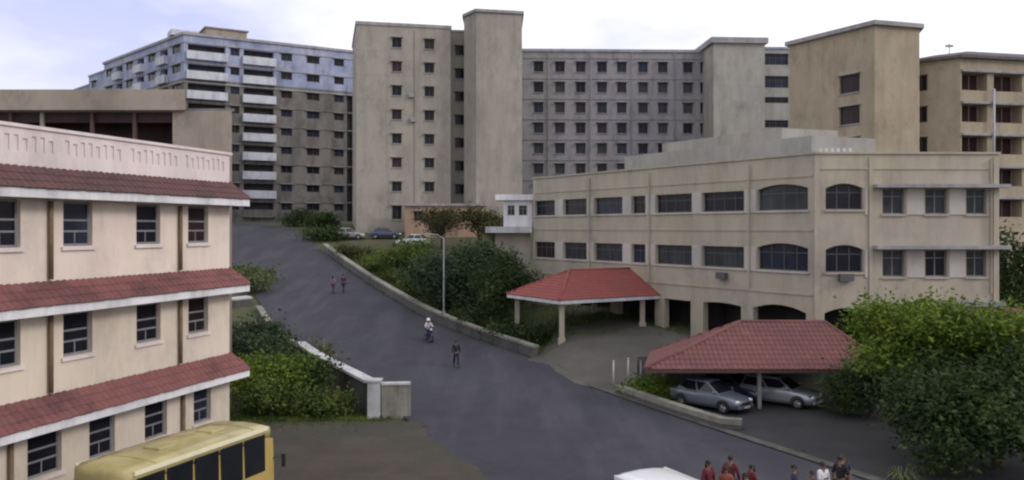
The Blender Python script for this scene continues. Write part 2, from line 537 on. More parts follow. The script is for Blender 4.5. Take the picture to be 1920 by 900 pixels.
# ------------------------------------------------------------------ building helpers
class Fac:
    """a vertical plane from plan point A to B (left to right seen from outside); local x along, y inwards"""
    def __init__(s, A, B):
        s.A = Vector((A[0], A[1])); s.B = Vector((B[0], B[1]))
        s.L = (s.B - s.A).length
        s.d = (s.B - s.A) / s.L
        s.ang = math.atan2(s.d.y, s.d.x)
    def w(s, p):
        u, y, z = p
        return (s.A.x + s.d.x * u - s.d.y * y, s.A.y + s.d.y * u + s.d.x * y, z)

def arc_pts(u0, u1, zs, rise, n=8):
    return [(u0 + (u1 - u0) * k / n, zs + rise * (1 - (2 * k / n - 1) ** 2)) for k in range(n + 1)]

def wall(mb, F, z0, z1, ops, reveal=0.2, m=0):
    """front skin with holes, reveals, and the segment-arch heads; op = dict(u0,u1,z0,z1,arch)"""
    us = sorted({0.0, F.L, *[o['u0'] for o in ops], *[o['u1'] for o in ops]})
    zs = sorted({z0, z1, *[o['z0'] for o in ops], *[o['z1'] for o in ops]})
    us = [u for u in us if -1e-6 <= u <= F.L + 1e-6]
    zs = [z for z in zs if z0 - 1e-6 <= z <= z1 + 1e-6]
    for j in range(len(zs) - 1):
        zc = (zs[j] + zs[j + 1]) / 2
        run = None
        for i in range(len(us) - 1):
            uc = (us[i] + us[i + 1]) / 2
            hole = any(o['u0'] < uc < o['u1'] and o['z0'] < zc < o['z1'] for o in ops)
            if not hole:
                if run is None:
                    run = us[i]
            if run is not None and (hole or i == len(us) - 2):
                ue = us[i] if hole else us[i + 1]
                mb.quad(F.w((run, 0, zs[j])), F.w((ue, 0, zs[j])), F.w((ue, 0, zs[j + 1])), F.w((run, 0, zs[j + 1])), m=m)
                run = None
    for o in ops:
        a, b, c, d = o['u0'], o['u1'], o['z0'], o['z1']
        r = o.get('reveal', reveal)
        q = lambda *p: mb.quad(*[F.w(x) for x in p], m=m)
        q((a, 0, c), (a, r, c), (b, r, c), (b, 0, c))
        q((a, 0, c), (a, 0, d), (a, r, d), (a, r, c))
        q((b, 0, c), (b, r, c), (b, r, d), (b, 0, d))
        q((a, 0, d), (b, 0, d), (b, r, d), (a, r, d))
        if o.get('arch'):
            pts = arc_pts(a, b, d - o['arch'], o['arch'])
            for k in range(len(pts) - 1):
                (ua, za), (ub, zb) = pts[k], pts[k + 1]
                q((ua, 0, za), (ub, 0, zb), (ub, 0, d), (ua, 0, d))
                q((ua, 0, za), (ua, r, za), (ub, r, zb), (ub, 0, zb))
        if o.get('back'):
            q((a, r, c), (b, r, c), (b, r, d), (a, r, d))

_wm = {}
def window_mesh(style, w, h):
    key = (style, round(w, 2), round(h, 2))
    if key in _wm:
        return _wm[key]
    fr, pn = MB(), MB()
    t = {'louver': .07, 'wide': .06, 'tall': .06}.get(style, .09)
    fr.box((0, 0, 0), (t, .07, h)); fr.box((w - t, 0, 0), (w, .07, h))
    fr.box((t, 0, 0), (w - t, .07, t)); fr.box((t, 0, h - t), (w - t, .07, h))
    if style == 'louver':
        for zf in (.33, .58):
            fr.box((t, .01, h * zf - .03), (w - t, .06, h * zf + .03))
        fr.box((w * .5 - .02, .015, t), (w * .5 + .02, .055, h * .33 - .03))
        mats, pm = 'frame_grey', 'glass_dark'
    elif style == 'wide':
        n = 4 if w > 3 else (3 if w > 2 else 2)
        for k in range(1, n):
            fr.box((w * k / n - .025, .005, t), (w * k / n + .025, .065, h - t))
        for k in range(n):
            a = (t if k == 0 else w * k / n + .025); b = (w - t if k == n - 1 else w * (k + 1) / n - .025)
            fr.box((a, .012, h * .66 - .025), (b, .058, h * .66 + .025))
        mats = 'frame_mid'
    elif style == 'tall':
        fr.box((w / 2 - .03, .005, t), (w / 2 + .03, .065, h - t))
        fr.box((t, .012, h * .7 - .025), (w / 2 - .03, .058, h * .7 + .025)); fr.box((w / 2 + .03, .012, h * .7 - .025), (w - t, .058, h * .7 + .025))
        mats = 'frame_grey'
    else:
        fr.box((w / 2 - .04, .005, t), (w / 2 + .04, .065, h - t))
        mats = 'frame_dark' if style == 'small' else 'frame_brown'
    pn.box((t * .6, .03, t * .6), (w - t * .6, .045, h - t * .6))
    _wm[key] = (fr.mesh('window', mats), {g: pn.mesh('pane', g) for g in ('glass_dark', 'glass_brown', 'glass_grey', 'glass_blue')})
    return _wm[key]

_sh = {}
def add_window(root, F, o, style, glass_choice, reveal=0.2, shade=0.0, sill=0.0, shade_mat='grey_slab'):
    w, h = o['u1'] - o['u0'] - .01, o['z1'] - o['z0'] - .01
    fm, pm = window_mesh(style, w, h)
    p = F.w((o['u0'] + .005, o.get('reveal', reveal) - .08, o['z0'] + .005))
    win = link('window', fm, root, Vector(p) - root.location, F.ang)
    link('pane', pm[random.choice(glass_choice)], win)
    for kind, amt in (('sunshade', shade), ('sill', sill)):
        if amt:
            k = (kind, round(w, 2), round(h, 2), amt)
            if k not in _sh:
                s = MB()
                y0 = -o.get('reveal', reveal) + .08
                if kind == 'sunshade':
                    s.hexa([(-.15, y0 - amt, h + .04), (w + .15, y0 - amt, h + .04), (w + .15, y0 + .01, h + .06), (-.15, y0 + .01, h + .06),
                            (-.15, y0 - amt, h + .10), (w + .15, y0 - amt, h + .10), (w + .15, y0 + .01, h + .16), (-.15, y0 + .01, h + .16)])
                else:
                    s.box((-.1, y0 - amt, -.13), (w + .1, y0 + .01, -.02))
                _sh[k] = s.mesh(kind, shade_mat)
            link(kind, _sh[k], win)
    return win

def offset(poly, d):
    out = []
    n = len(poly)
    for k in range(n):
        a, b, c = Vector(poly[k - 1]), Vector(poly[k]), Vector(poly[(k + 1) % n])
        e1, e2 = (b - a).normalized(), (c - b).normalized()
        n1, n2 = Vector((e1.y, -e1.x)), Vector((e2.y, -e2.x))
        bis = n1 + n2
        out.append(tuple(b + bis * (d / max(0.3, 1 + n1.dot(n2)))))
    return out

def slab(root, poly, z0, z1, over, mat, name='roof'):
    mb = MB()
    mb.prism(offset(poly, over), z0, z1)
    return put(mb, name, mat, root)

def box_on(F, root, name, u0, u1, y0, y1, z0, z1, mat):
    mb = MB()
    mb.box((u0, y0, z0), (u1, y1, z1), 0, F.w)
    return put(mb, name, mat, root)

def shell(root, poly, z0, z1, fronts, mat, reveal=0.2, name='wall'):
    """closed wall ring over a counter-clockwise plan; fronts {edge index: openings}"""
    mb = MB()
    for k in range(len(poly)):
        F = Fac(poly[k], poly[(k + 1) % len(poly)])
        wall(mb, F, z0, z1, fronts.get(k, []), reveal)
    return put(mb, name, mat, root)

def rect_back(A, B, depth):
    F = Fac(A, B)
    return [tuple(A), tuple(B), F.w((F.L, depth, 0))[:2], F.w((0, depth, 0))[:2]]

def tiles(mb, E0, E1, S0, S1, tw=.26, tl=.36, lift=.05):
    """barrel tiles over the roof plane with eave E0->E1 and top edge S0->S1 (hips cut at tile centres); one island per tile"""
    E0, E1, S0, S1 = map(Vector, (E0, E1, S0, S1))
    e = (E1 - E0).normalized()
    up = S0 - E0
    up = (up - e * up.dot(e))
    S = up.length
    up.normalize()
    nrm = e.cross(up).normalized()
    if nrm.z < 0:
        nrm = -nrm
    aL = (S0 - E0).dot(e) / S
    aR = (E1 - S1).dot(e) / S
    L = (E1 - E0).length
    nc, nr = max(1, int(L / tw)), max(1, int(S / tl))
    w, l = L / nc, S / nr
    def P(u, s_, h):
        return tuple(E0 + e * u + up * s_ + nrm * h)
    for j in range(nr):
        for i in range(nc):
            u, s_ = (i + .5) * w, (j + .5) * l
            if not (aL * s_ - w * .4 <= u <= L - aR * s_ + w * .4):
                continue
            ja = random.uniform(-.012, .012)
            i0 = len(mb.v)
            for ds, hh in ((-.04, .034), (l, .012)):
                for q, hq in ((0, 0), (.22, .055), (.5, .075), (.78, .055), (1, 0)):
                    mb.v.append(P(i * w + q * w, j * l + ds + ja, lift + hq * .6 + hh))
            for q in range(4):
                mb.f.append((i0 + q, i0 + q + 1, i0 + 6 + q, i0 + 5 + q)); mb.m.append(0)
            mb.f.append((i0, i0 + 1, i0 + 2, i0 + 3, i0 + 4)); mb.m.append(0)

# ------------------------------------------------------------------ pink building at the left, with three tiled eaves
WC = Vector((-11.29, 34.1))
DL = Vector((0.2939, 0.9558))
LEN = 26.0
A0 = WC - DL * LEN
pink = thing('teaching_block', 'pink three storey building with red tiled eaves and white fascias beside the bus', 'building', (A0.x, A0.y, 0))
FP = Fac(A0, WC)
ops = []
U = lambda t: LEN - t
for zs, zh, cols in ((8.73, 10.12, ((1.34, 2.52), (4.02, 5.21), (7.17, 8.34), (9.89, 11.06), (12.7, 13.9), (15.6, 16.8))),
                     (5.33, 6.68, ((1.34, 2.5), (4.0, 5.2), (7.17, 8.34), (9.89, 11.06), (12.7, 13.9), (15.6, 16.8))),
                     (1.90, 3.30, ((1.18, 2.2), (3.67, 4.8), (6.2, 7.3), (8.4, 9.65), (11.4, 12.6), (14.2, 15.4)))):
    for a, b in cols:
        ops.append(dict(u0=U(b), u1=U(a), z0=zs, z1=zh))
slots = []
t = .35
k = 0
while t < LEN - .5:
    if k % 9 != 8:
        slots.append(dict(u0=U(t + .16), u1=U(t), z0=11.52, z1=11.98 if k % 3 else 11.9, reveal=.045, back=1))
    t += .31
    k += 1
poly = rect_back(A0, WC, 10)
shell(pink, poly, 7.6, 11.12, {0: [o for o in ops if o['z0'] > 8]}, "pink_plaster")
shell(pink, poly, -.3, 7.6, {0: [o for o in ops if o['z0'] < 8]}, "warm_lit_plaster")
mb = MB()
wall(mb, FP, 11.12, 12.2, slots, .07)
for k in range(1, 4):
    wall(mb, Fac(poly[k], poly[(k + 1) % 4]), 11.12, 12.2, [])
put(mb, 'parapet', 'pink_parapet', pink)
mb = MB(); mb.prism(offset(poly, -.25), 10.9, 11.25); put(mb, 'roof', 'roof_concrete', pink)
mb = MB()
mb.box((-.1, -.07, 12.2), (LEN + .1, .3, 12.3), 0, FP.w)
put(mb, 'coping', 'pink_parapet', pink)
for o in ops:
    add_window(pink, FP, o, 'louver', ['glass_dark', 'glass_dark', 'glass_brown', 'glass_blue'], shade=0, sill=.08, shade_mat='pink_parapet')
for zf, mat in ((10.3, 'old_tiles'), (6.9, 'red_tiles'), (3.5, 'red_tiles')):
    ov, eo, fh = .72, .31, .14
    ef = put(MB(), 'eave', 'white_trim', pink)
    mb = MB()   # solid wedge under the tiles
    P = FP.w
    b0, b1 = zf + fh - .02, zf + fh + .62
    mb.hexa([P((0, -ov + .04, zf - fh + .02)), P((LEN + eo - .04, -ov + .04, zf - fh + .02)), P((LEN + eo - .04, .02, zf - fh + .1)), P((0, .02, zf - fh + .1)),
             P((0, -ov + .04, b0)), P((LEN + eo - .04, -ov + .04, b0)), P((LEN + .0, .0, b1)), P((0, .0, b1))])
    mb.hexa([P((LEN + .02, .02, zf - fh + .1)), P((LEN + eo - .04, .02, zf - fh + .1)), P((LEN + eo - .04, 6, zf - fh + .1)), P((LEN + .02, 6, zf - fh + .1)),
             P((LEN + .02, .02, b1 - .02)), P((LEN + eo - .04, .02, b0)), P((LEN + eo - .04, 6, b0)), P((LEN + .02, 6, b1 - .02))])
    ef.data = mb.mesh('eave', 'roof_concrete')
    for v in ef.data.vertices:
        v.co -= pink.location
    mb = MB()
    mb.box((-.1, -ov, zf - fh), (LEN + eo, -ov + .035, zf + fh), 0, P)
    mb.box((LEN + eo - .035, -ov + .035, zf - fh), (LEN + eo, 6, zf + fh), 0, P)
    put(mb, 'fascia', 'white_trim', pink)
    mb = MB()
    tiles(mb, P((0, -ov, zf + fh - .02)), P((LEN + eo, -ov, zf + fh - .02)), P((0, -.0, b1)), P((LEN, -.0, b1)), .25, .30, .015)
    put(mb, 'roof_tiles', mat, pink, stuff=True)
    mb = MB()
    mb.tube([P((LEN + eo, -ov, zf + fh + .03)), P((LEN - .02, .0, b1 + .05))], .07, 6)
    put(mb, 'hip_tile', mat, pink)
for t, z0, z1 in ((3.06, 7.75, 10.1), (8.9, 7.75, 10.1), (14.4, 7.75, 10.1), (3.06, 4.35, 6.75), (8.9, 4.35, 6.75), (14.4, 4.35, 6.75), (2.9, 0, 3.35), (10.3, 0, 3.35)):
    mb = MB()
    mb.tube([FP.w((U(t), -.1, z0)), FP.w((U(t), -.1, z1))], .075, 8)
    put(mb, 'drain_pipe', 'pipe_brown', pink, smooth=True)

# ------------------------------------------------------------------ flat roofed block behind the pink building
rear = thing('rear_block', 'flat roofed cream block with deep dark brown open gallery behind the pink building', 'building', (-40, 46, 0))
FR = Fac((-40, 46), (-15.1, 46))
bays = []
bays.append(dict(u0=.5, u1=21.7, z0=12.6, z1=15.55, reveal=.3))
poly = [(-40, 46), (-15.1, 46), (-18.9, 55), (-40, 55)]
shell(rear, poly, -.3, 15.6, {0: bays}, 'rear_plaster', .3)
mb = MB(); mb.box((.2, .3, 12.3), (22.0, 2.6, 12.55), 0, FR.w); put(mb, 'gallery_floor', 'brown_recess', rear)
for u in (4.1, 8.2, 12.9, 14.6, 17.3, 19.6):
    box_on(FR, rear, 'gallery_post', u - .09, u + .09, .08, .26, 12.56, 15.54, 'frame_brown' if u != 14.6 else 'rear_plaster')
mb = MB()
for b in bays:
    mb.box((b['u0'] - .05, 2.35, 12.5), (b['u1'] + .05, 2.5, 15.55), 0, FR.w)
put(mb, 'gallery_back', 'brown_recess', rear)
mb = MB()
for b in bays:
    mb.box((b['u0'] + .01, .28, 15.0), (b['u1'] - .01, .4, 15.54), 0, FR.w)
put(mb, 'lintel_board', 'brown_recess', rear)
for b in bays:
    mb = MB()
    n = 60
    for k in range(1, n):
        u = b['u0'] + (b['u1'] - b['u0']) * k / n
        mb.box((u - .03, .12, 12.6), (u + .03, .18, 13.7), 0, FR.w)
    mb.box((b['u0'], .11, 13.7), (b['u1'], .19, 13.78), 0, FR.w)
    put(mb, 'railing', 'frame_brown', rear)
slab(rear, [(-40, 46), (-18.0, 46), (-22.0, 55), (-40, 55)], 15.6, 16.7, .35, 'rear_plaster')
slab(rear, [(-17.6, 46.3), (-15.2, 46.3), (-18.9, 54.8), (-21.4, 54.8)], 15.603, 15.75, .12, 'roof_concrete', 'roof_slab')

# ------------------------------------------------------------------ far block at the top left
far = thing('hostel_block', 'long eight storey block with pale blue upper floors and bare grey lower floors', 'building', (-53.81, 140, 9))
PA, PB, PL = (-53.81, 140.0), (-28.58, 155.0), (-79.3, 165.9)
FR_, FL_ = Fac(PA, PB), Fac(PL, PA)
back1, back2 = FR_.w((FR_.L, 14, 0))[:2], FL_.w((0, 14, 0))[:2]
poly = [PL, PA, PB, back1, back2]
def far_rows(F, cols, upper):
    out = []
    for k in range(9):
        zh = 39.6 - 3.25 * k
        if (zh > 34.0) != upper:
            continue
        for u0, u1, st in cols:
            out.append(dict(u0=u0, u1=u1, z0=zh - (1.25 if st != 'balc' else 1.2), z1=zh, st=st, k=k))
    return out
colsR = [(.6, 6.6, 'balc'), (7.4, 8.9, 'small'), (9.6, 14.7, 'balc'), (15.96, 17.9, 'small'), (20.5, 22.8, 'small'), (25.5, 27.3, 'small')]
colsL = [(1.2 + 5.1 * i, 4.4 + 5.1 * i, 'balc' if i % 2 else 'small') for i in range(7)]
for upper, z0, z1, mat in ((True, 33.9, 41.0, 'blue_wash'), (False, 8.5, 33.9, 'bare_concrete')):
    fr, fl = far_rows(FR_, colsR, upper), far_rows(FL_, colsL, upper)
    for o in fr + fl:
        o['reveal'] = 1.0 if o['st'] == 'balc' else .2
    if not upper:
        fr.append(dict(u0=27.9, u1=29.2, z0=9.5, z1=33.5, reveal=.9, st='slot', k=0))
    shell(far, poly, z0, z1, {0: fl, 1: fr}, mat)
    for F, lst in ((FR_, fr), (FL_, fl)):
        for o in lst:
            if o['st'] == 'small':
                add_window(far, F, o, 'small', ['glass_dark', 'glass_blue', 'glass_brown'], shade=.45)
            else:
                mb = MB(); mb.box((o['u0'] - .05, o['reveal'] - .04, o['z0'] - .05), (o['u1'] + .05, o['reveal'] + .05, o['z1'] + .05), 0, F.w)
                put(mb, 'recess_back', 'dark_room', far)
                if o['st'] == 'balc':
                    pale = 'white_wash' if (upper or (F is FR_ and (o['u0'] > 9 and o['k'] <= 7 or o['k'] <= 3))) else 'bare_concrete'
                    box_on(F, far, 'balcony', o['u0'] - .25, o['u1'] + .25, -.75, -.003, o['z0'] - 1.35, o['z0'] - .003, pale)
for F in (FR_, FL_):
    for k in range(9):
        box_on(F, far, 'floor_band', .02, F.L - .02, -.12, -.002, 39.6 - 3.25 * k + .12, 39.6 - 3.25 * k + .34, 'grey_slab' if k < 3 else 'bare_concrete')
slab(far, poly, 41.0, 41.45, .25, 'grey_slab')
for (xa, ya), (xb, yb), zt in (((-91.2, 178.0), (-85.3, 172.0), 37.9), ((-85.25, 171.95), (-79.35, 165.95), 39.6)):
    Fe = Fac((xa, ya), (xb, yb))
    pe = rect_back((xa, ya), (xb, yb), 13)
    eo = [dict(u0=1.6, u1=4.4, z0=zt - 2.4 - 3.25 * k, z1=zt - 1.2 - 3.25 * k) for k in range(3)]
    shell(far, pe, 8.5, zt, {0: eo}, 'blue_wash', name='end_wall')
    for o in eo:
        add_window(far, Fe, o, 'small', ['glass_dark', 'glass_blue'], shade=.45)
    slab(far, pe, zt, zt + .35, .15, 'grey_slab', 'end_roof')
mb = MB(); mb.box((3.9, 2.0, 41.45), (10.6, 7.5, 43.0), 0, FR_.w); mb.box((3.6, 1.7, 43.0), (10.9, 7.8, 43.2), 0, FR_.w)
put(mb, 'stair_head', 'rear_plaster', far)
mb = MB(); mb.box((-1.5, 3, 41.45), (3.0, 7, 42.4), 0, FR_.w)
put(mb, 'water_tank', 'white_wash', far)

# ------------------------------------------------------------------ the tall tower
tower = thing('tower_block', 'tall beige tower of square windows with plain windowless shaft on its right side', 'building', (-21.35, 117, 8))
TA, TB = (-21.35, 117.0), (-8.61, 119.8)
FT = Fac(TA, TB)
ops = []
for k in range(8):
    zh = 35.6 - 3.32 * k
    ops.append(dict(u0=4.87, u1=6.19, z0=zh - 1.35, z1=zh))
    if k < 7:
        ops.append(dict(u0=9.37, u1=10.72, z0=zh - 1.35, z1=zh))
ops[-1]['z0'] -= .6
poly = rect_back(TA, TB, 16)
shell(tower, poly, 7.5, 37.2, {0: ops}, 'tower_plaster')
for o in ops:
    add_window(tower, FT, o, 'small', ['glass_dark', 'glass_dark', 'glass_brown'], shade=.4, sill=.12, shade_mat='tower_plaster')
slab(tower, poly, 37.2, 37.65, .12, 'grey_slab')
poly = [(-9.3, 122.3), (-5.6, 122.9), (-5.0, 134), (-9.0, 134)]
FM = Fac(poly[0], poly[1])
opm = [dict(u0=1.15, u1=2.6, z0=35.45 - 3.32 * k - 1.4, z1=35.45 - 3.32 * k) for k in range(7)]
shell(tower, poly, 7.5, 37.4, {0: opm}, 'tower_plaster', name='link_wall')
for o in opm:
    add_window(tower, FM, o, 'small', ['glass_dark', 'glass_brown'], shade=.35, sill=.1)
slab(tower, poly, 37.4, 37.7, .1, 'grey_slab', 'link_roof')
poly = [(-6.75, 120.0), (-4.9, 117.0), (1.40, 118.3), (1.2, 130), (-6.75, 130)]
shell(tower, poly, 7.5, 38.9, {}, 'tower_plaster', name='shaft_wall')
slab(tower, poly, 38.9, 39.3, .25, 'grey_slab', 'shaft_roof')
for k in range(9):      # faint storey joints
    z = 10.4 + 3.32 * k
    box_on(FT, tower, 'storey_joint', .03, FT.L - .03, -.015, -.002, z, z + .09, 'tower_plaster')
mb = MB(); mb.tube([FT.w((8.0, -.08, 10)), FT.w((8.0, -.08, 36.8))], .06, 6)
put(mb, 'drain_pipe', 'tower_plaster', tower)
for u, z in ((7.1, 27.4), (7.3, 24.0)):
    box_on(FT, tower, 'cooling_unit', u, u + .8, -.4, -.06, z, z + .55, 'post_grey')

# ------------------------------------------------------------------ long rear wing with the square window grid
wing = thing('ward_wing', 'long grey wing with a grid of small square windows behind the cream building', 'building', (1.3, 139, 8))
GA, GB = (1.3, 139.0), (33.69, 140.0)
FW = Fac(GA, GB)
ops = []
for k in range(8):
    zh = 36.35 - 3.32 * k
    for u in (2.26, 5.75, 9.15, 12.64, 15.88, 19.38, 22.63, 26.76, 29.6):
        ops.append(dict(u0=u, u1=u + 1.55, z0=zh - 1.65, z1=zh))
poly = rect_back(GA, GB, 15)
shell(wing, poly, 7.5, 38.0, {0: ops}, 'wing_plaster', .25)
for o in ops:
    add_window(wing, FW, o, 'small', ['glass_dark', 'glass_dark', 'glass_blue', 'glass_brown', 'glass_grey'], reveal=.25, shade=.5, sill=.12, shade_mat='wing_plaster')
slab(wing, poly, 38.0, 38.45, .2, 'grey_slab')
for k in range(8):
    box_on(FW, wing, 'floor_band', .03, FW.L - .03, -.1, -.002, 36.35 - 3.32 * k + .55, 36.35 - 3.32 * k + .8, 'wing_plaster')
for u in (4.6, 11.5, 18.3, 25.4):
    mb = MB(); mb.tube([FW.w((u, -.18, 9)), FW.w((u, -.18, 38))], .08, 6)
    put(mb, 'drain_pipe', 'wing_plaster', wing)
box_on(FW, wing, 'roof_shed', 19.5, 26, 3, 8, 38.45, 39.0, 'purple_roof')

stair = thing('stair_tower', 'windowless grey stair shaft with overhanging roof slab beside the long grey wing', 'tower', (31.66, 134, 8))
poly = rect_back((31.66, 134.0), (39.85, 134.5), 9)
shell(stair, poly, 7.5, 38.3, {}, 'stair_plaster')
slab(stair, poly, 38.3, 39.2, .45, 'grey_slab')
FS = Fac((31.66, 134.0), (39.85, 134.5))
for k in range(8):
    box_on(FS, stair, 'storey_joint', .03, FS.L - .03, -.015, -.002, 34.9 - 3.32 * k, 35.0 - 3.32 * k, 'stair_plaster')
bl = thing('link_block', 'narrow pale block with three dark window bands between stair shaft and ochre tower', 'building', (40.24, 137, 8))
poly = rect_back((39.9, 137.0), (48.0, 137.5), 10)
FB_ = Fac(poly[0], poly[1])
ops = [dict(u0=.6, u1=4.6, z0=z - h, z1=z) for z, h in ((37.3, 1.8), (33.7, 1.9), (30.3, .95), (26.6, 1.2))]
shell(bl, poly, 7.5, 38.0, {0: ops}, 'stair_plaster', .4)
for o in ops:
    add_window(bl, FB_, o, 'wide', ['glass_blue', 'glass_dark'], reveal=.4)
slab(bl, poly, 38.0, 38.35, .15, 'blue_wash')

# ------------------------------------------------------------------ ochre tower and gallery block at the right
oc = thing('ochre_tower', 'stained ochre tower with slanting roof edge and one column of square brown windows', 'tower', (32.01, 98.5, 5))
P0, P1, P2 = (32.01, 98.5), (37.57, 88.4), (42.98, 90.0)
FO = Fac(P0, P1)
ops = [dict(u0=7.07, u1=9.68, z0=z - 1.9, z1=z) for z in (25.6, 22.25, 18.9, 15.5)]
poly = [P0, P1, P2, (45.5, 99), (36.5, 103)]
shell(oc, poly, 4, 30.3, {0: ops}, 'ochre_plaster', .3)
for o in ops:
    add_window(oc, FO, o, 'brown', ['glass_brown', 'glass_dark'], reveal=.3, shade=.3, sill=.1)
slab(oc, poly, 30.3, 30.75, .42, 'grey_slab')
ga = thing('gallery_block', 'ochre block with long open verandas stacked in rows at the right edge', 'building', (43.88, 93, 5))
P0, P1, P2 = (43.3, 93.3), (47.3, 90.0), (62.0, 93.3)
FC, FG = Fac(P0, P1), Fac(P1, P2)
oc_ops = [dict(u0=.75, u1=1.95, z0=z - 1.7, z1=z) for z in (25.8, 22.4, 19.1, 15.7)]
gal = []
for z in (25.7, 22.35, 19.0, 15.6, 12.3):
    for a, b in ((.15, 3.3), (4.1, 7.7), (8.4, 12.4)):
        gal.append(dict(u0=a, u1=b, z0=z - 1.85, z1=z, reveal=1.6))
poly = [P0, P1, P2, (60, 103), (46, 103)]
shell(ga, poly, 4, 27.2, {0: oc_ops, 1: gal}, 'ochre_plaster')
for o in oc_ops:
    add_window(ga, FC, o, 'brown', ['glass_brown'], shade=.25)
for o in gal:
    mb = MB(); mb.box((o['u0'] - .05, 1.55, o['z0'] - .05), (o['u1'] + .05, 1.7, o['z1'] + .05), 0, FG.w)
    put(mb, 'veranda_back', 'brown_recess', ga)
    wd = (o['u1'] - o['u0']) / 3
    for k in range(1, 3):
        box_on(FG, ga, 'mullion', o['u0'] + wd * k - .04, o['u0'] + wd * k + .04, .2, .28, o['z0'], o['z1'], 'frame_brown')
for z in (25.7, 22.35, 19.0, 15.6, 12.3):
    box_on(FG, ga, 'floor_band', .03, FG.L - .03, -.35, -.002, z + .06, z + .3, 'grey_slab')
mb = MB()
base = offset(poly, .5)
cxy = (52.5, 97)
mb.prism(base, 27.2, 27.5)
i0 = len(mb.v)
top = [(p[0] * .55 + cxy[0] * .45, p[1] * .55 + cxy[1] * .45, 28.5) for p in base]
for k in range(5):
    a, b = base[k], base[(k + 1) % 5]
    mb.quad((a[0], a[1], 27.5), (b[0], b[1], 27.5), top[(k + 1) % 5], top[k])
mb.quad(*top)
put(mb, 'roof', 'purple_roof', ga)
mb = MB(); mb.tube([FG.w((3.7, -.5, 13)), FG.w((3.7, -.5, 24.0))], .13, 8)
put(mb, 'drain_pipe', 'pipe_grey', ga, smooth=True)
mb = MB(); mb.tube([(47.4, 92.5, 27.4), (47.4, 92.5, 29.3)], .05, 6); mb.box((47.0, 92.4, 28.9), (47.8, 92.6, 29.1))
put(mb, 'aerial', 'post_grey', ga)

# ------------------------------------------------------------------ cream three storey building in the middle right
mid = thing('office_block', 'cream three storey corner building with arched windows behind the red tiled car port', 'building', (17.7, 49.7, 0))
CA, CC, CB = (1.87, 75.54), (17.7, 49.7), (28.44, 49.9)
FA, FB = Fac(CA, CC), Fac(CC, CB)
opA, opB = [], []
for zs, zh in ((10.36, 11.58), (6.70, 8.00)):
    for a, b in ((.29, 3.4), (4.71, 7.93), (9.0, 12.49), (13.62, 15.15), (16.32, 20.0), (21.02, 24.75), (25.86, 29.74)):
        arch = .28 if a > 25 else 0
        opA.append(dict(u0=a, u1=b, z0=zs, z1=zh + .08 + arch, arch=arch))
    opB.append(dict(u0=.57, u1=2.76, z0=zs, z1=zh + .3, arch=.28))
    for a, b in ((3.92, 5.21), (6.43, 7.72), (8.85, 10.05)):
        opB.append(dict(u0=a, u1=b, z0=zs - .26, z1=zh + .0))
gA = [dict(u0=a, u1=b, z0=1.9, z1=4.26 + h, arch=h, reveal=.45) for a, b, h in ((17.2, 19.9, 0), (21.1, 24.5, .12), (25.5, 29.6, .35), (12.0, 16.2, 0), (6.5, 11.0, 0))]
gB = [dict(u0=.5, u1=3.0, z0=1.0, z1=4.62, arch=.3, reveal=.45)] + [dict(u0=a, u1=a + 1.3, z0=2.8, z1=4.2) for a in (3.92, 6.43, 8.8)]
poly = [CA, CC, CB, (28.3, 66), (8.5, 79.5)]
shell(mid, poly, -.5, 13.6, {0: opA + gA, 1: opB + gB}, 'cream_plaster', .28)
for o in opA:
    add_window(mid, FA, o, 'wide', ['glass_dark', 'glass_dark', 'glass_brown', 'glass_blue', 'glass_grey'], reveal=.28, sill=.1, shade_mat='pier_pale')
for o in opB + gB[1:]:
    add_window(mid, FB, o, 'wide' if o.get('arch') else 'tall', ['glass_dark', 'glass_blue'] if o.get('arch') else ['glass_grey', 'glass_dark'], reveal=.28, sill=.1, shade_mat='cream_plaster')
for F, lst in ((FA, gA), (FB, gB[:1])):
    for o in lst:
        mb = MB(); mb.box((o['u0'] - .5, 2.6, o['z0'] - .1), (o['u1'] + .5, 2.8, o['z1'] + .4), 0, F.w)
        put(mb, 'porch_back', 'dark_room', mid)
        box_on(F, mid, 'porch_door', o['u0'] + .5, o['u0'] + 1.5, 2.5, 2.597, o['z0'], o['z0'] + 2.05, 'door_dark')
for zs, zh in ((10.36, 11.58), (6.70, 8.00)):      # pale painted piers between the windows of the long front
    gaps = [(.0, .27)] + [(a, b) for a, b in ((3.42, 4.69), (7.95, 8.98), (12.51, 13.6), (15.17, 16.3), (20.02, 21.0), (24.77, 25.84))]
    for a, b in gaps[1:]:
        box_on(FA, mid, 'pier', a + .06, b - .06, -.06, -.003, zs - .12, zh + .12, 'pier_pale')
    for a, b in ((2.8, 3.08), (5.25, 6.39), (7.76, 8.81)):
        box_on(FB, mid, 'pier', a + .06, b - .06, -.06, -.003, zs - .3, zh + .05, 'pier_pale')
slab(mid, poly, 13.6, 13.72, .1, 'cream_plaster', 'coping')
mb = MB(); mb.prism(offset(poly, -.3), 12.9, 13.75); put(mb, 'roof', 'roof_concrete', mid)
for z in (11.62, 8.06):
    box_on(FB, mid, 'sunshade', 3.3, 11.1, -.7, -.003, z, z + .2, 'grey_slab')
box_on(FB, mid, 'sunshade', 3.2, 10.9, -.5, -.003, 4.72, 5.0, 'grey_slab')
box_on(FB, mid, 'pier', -.12, .18, -.12, -.004, -.4, 13.4, 'cream_plaster')
box_on(FB, mid, 'pier', 3.1, 3.3, -.1, -.004, -.4, 13.4, 'cream_plaster')
box_on(FB, mid, 'pier', 10.4, 10.72, -.12, -.004, -.4, 13.4, 'cream_plaster')
for F, z, d in ((FA, 12.3, .05), (FA, 9.1, .05), (FA, 5.3, .06), (FB, 12.7, .05)):
    box_on(F, mid, 'string_course', .2, F.L - .2, -d, -.002, z, z + .12, 'cream_plaster')
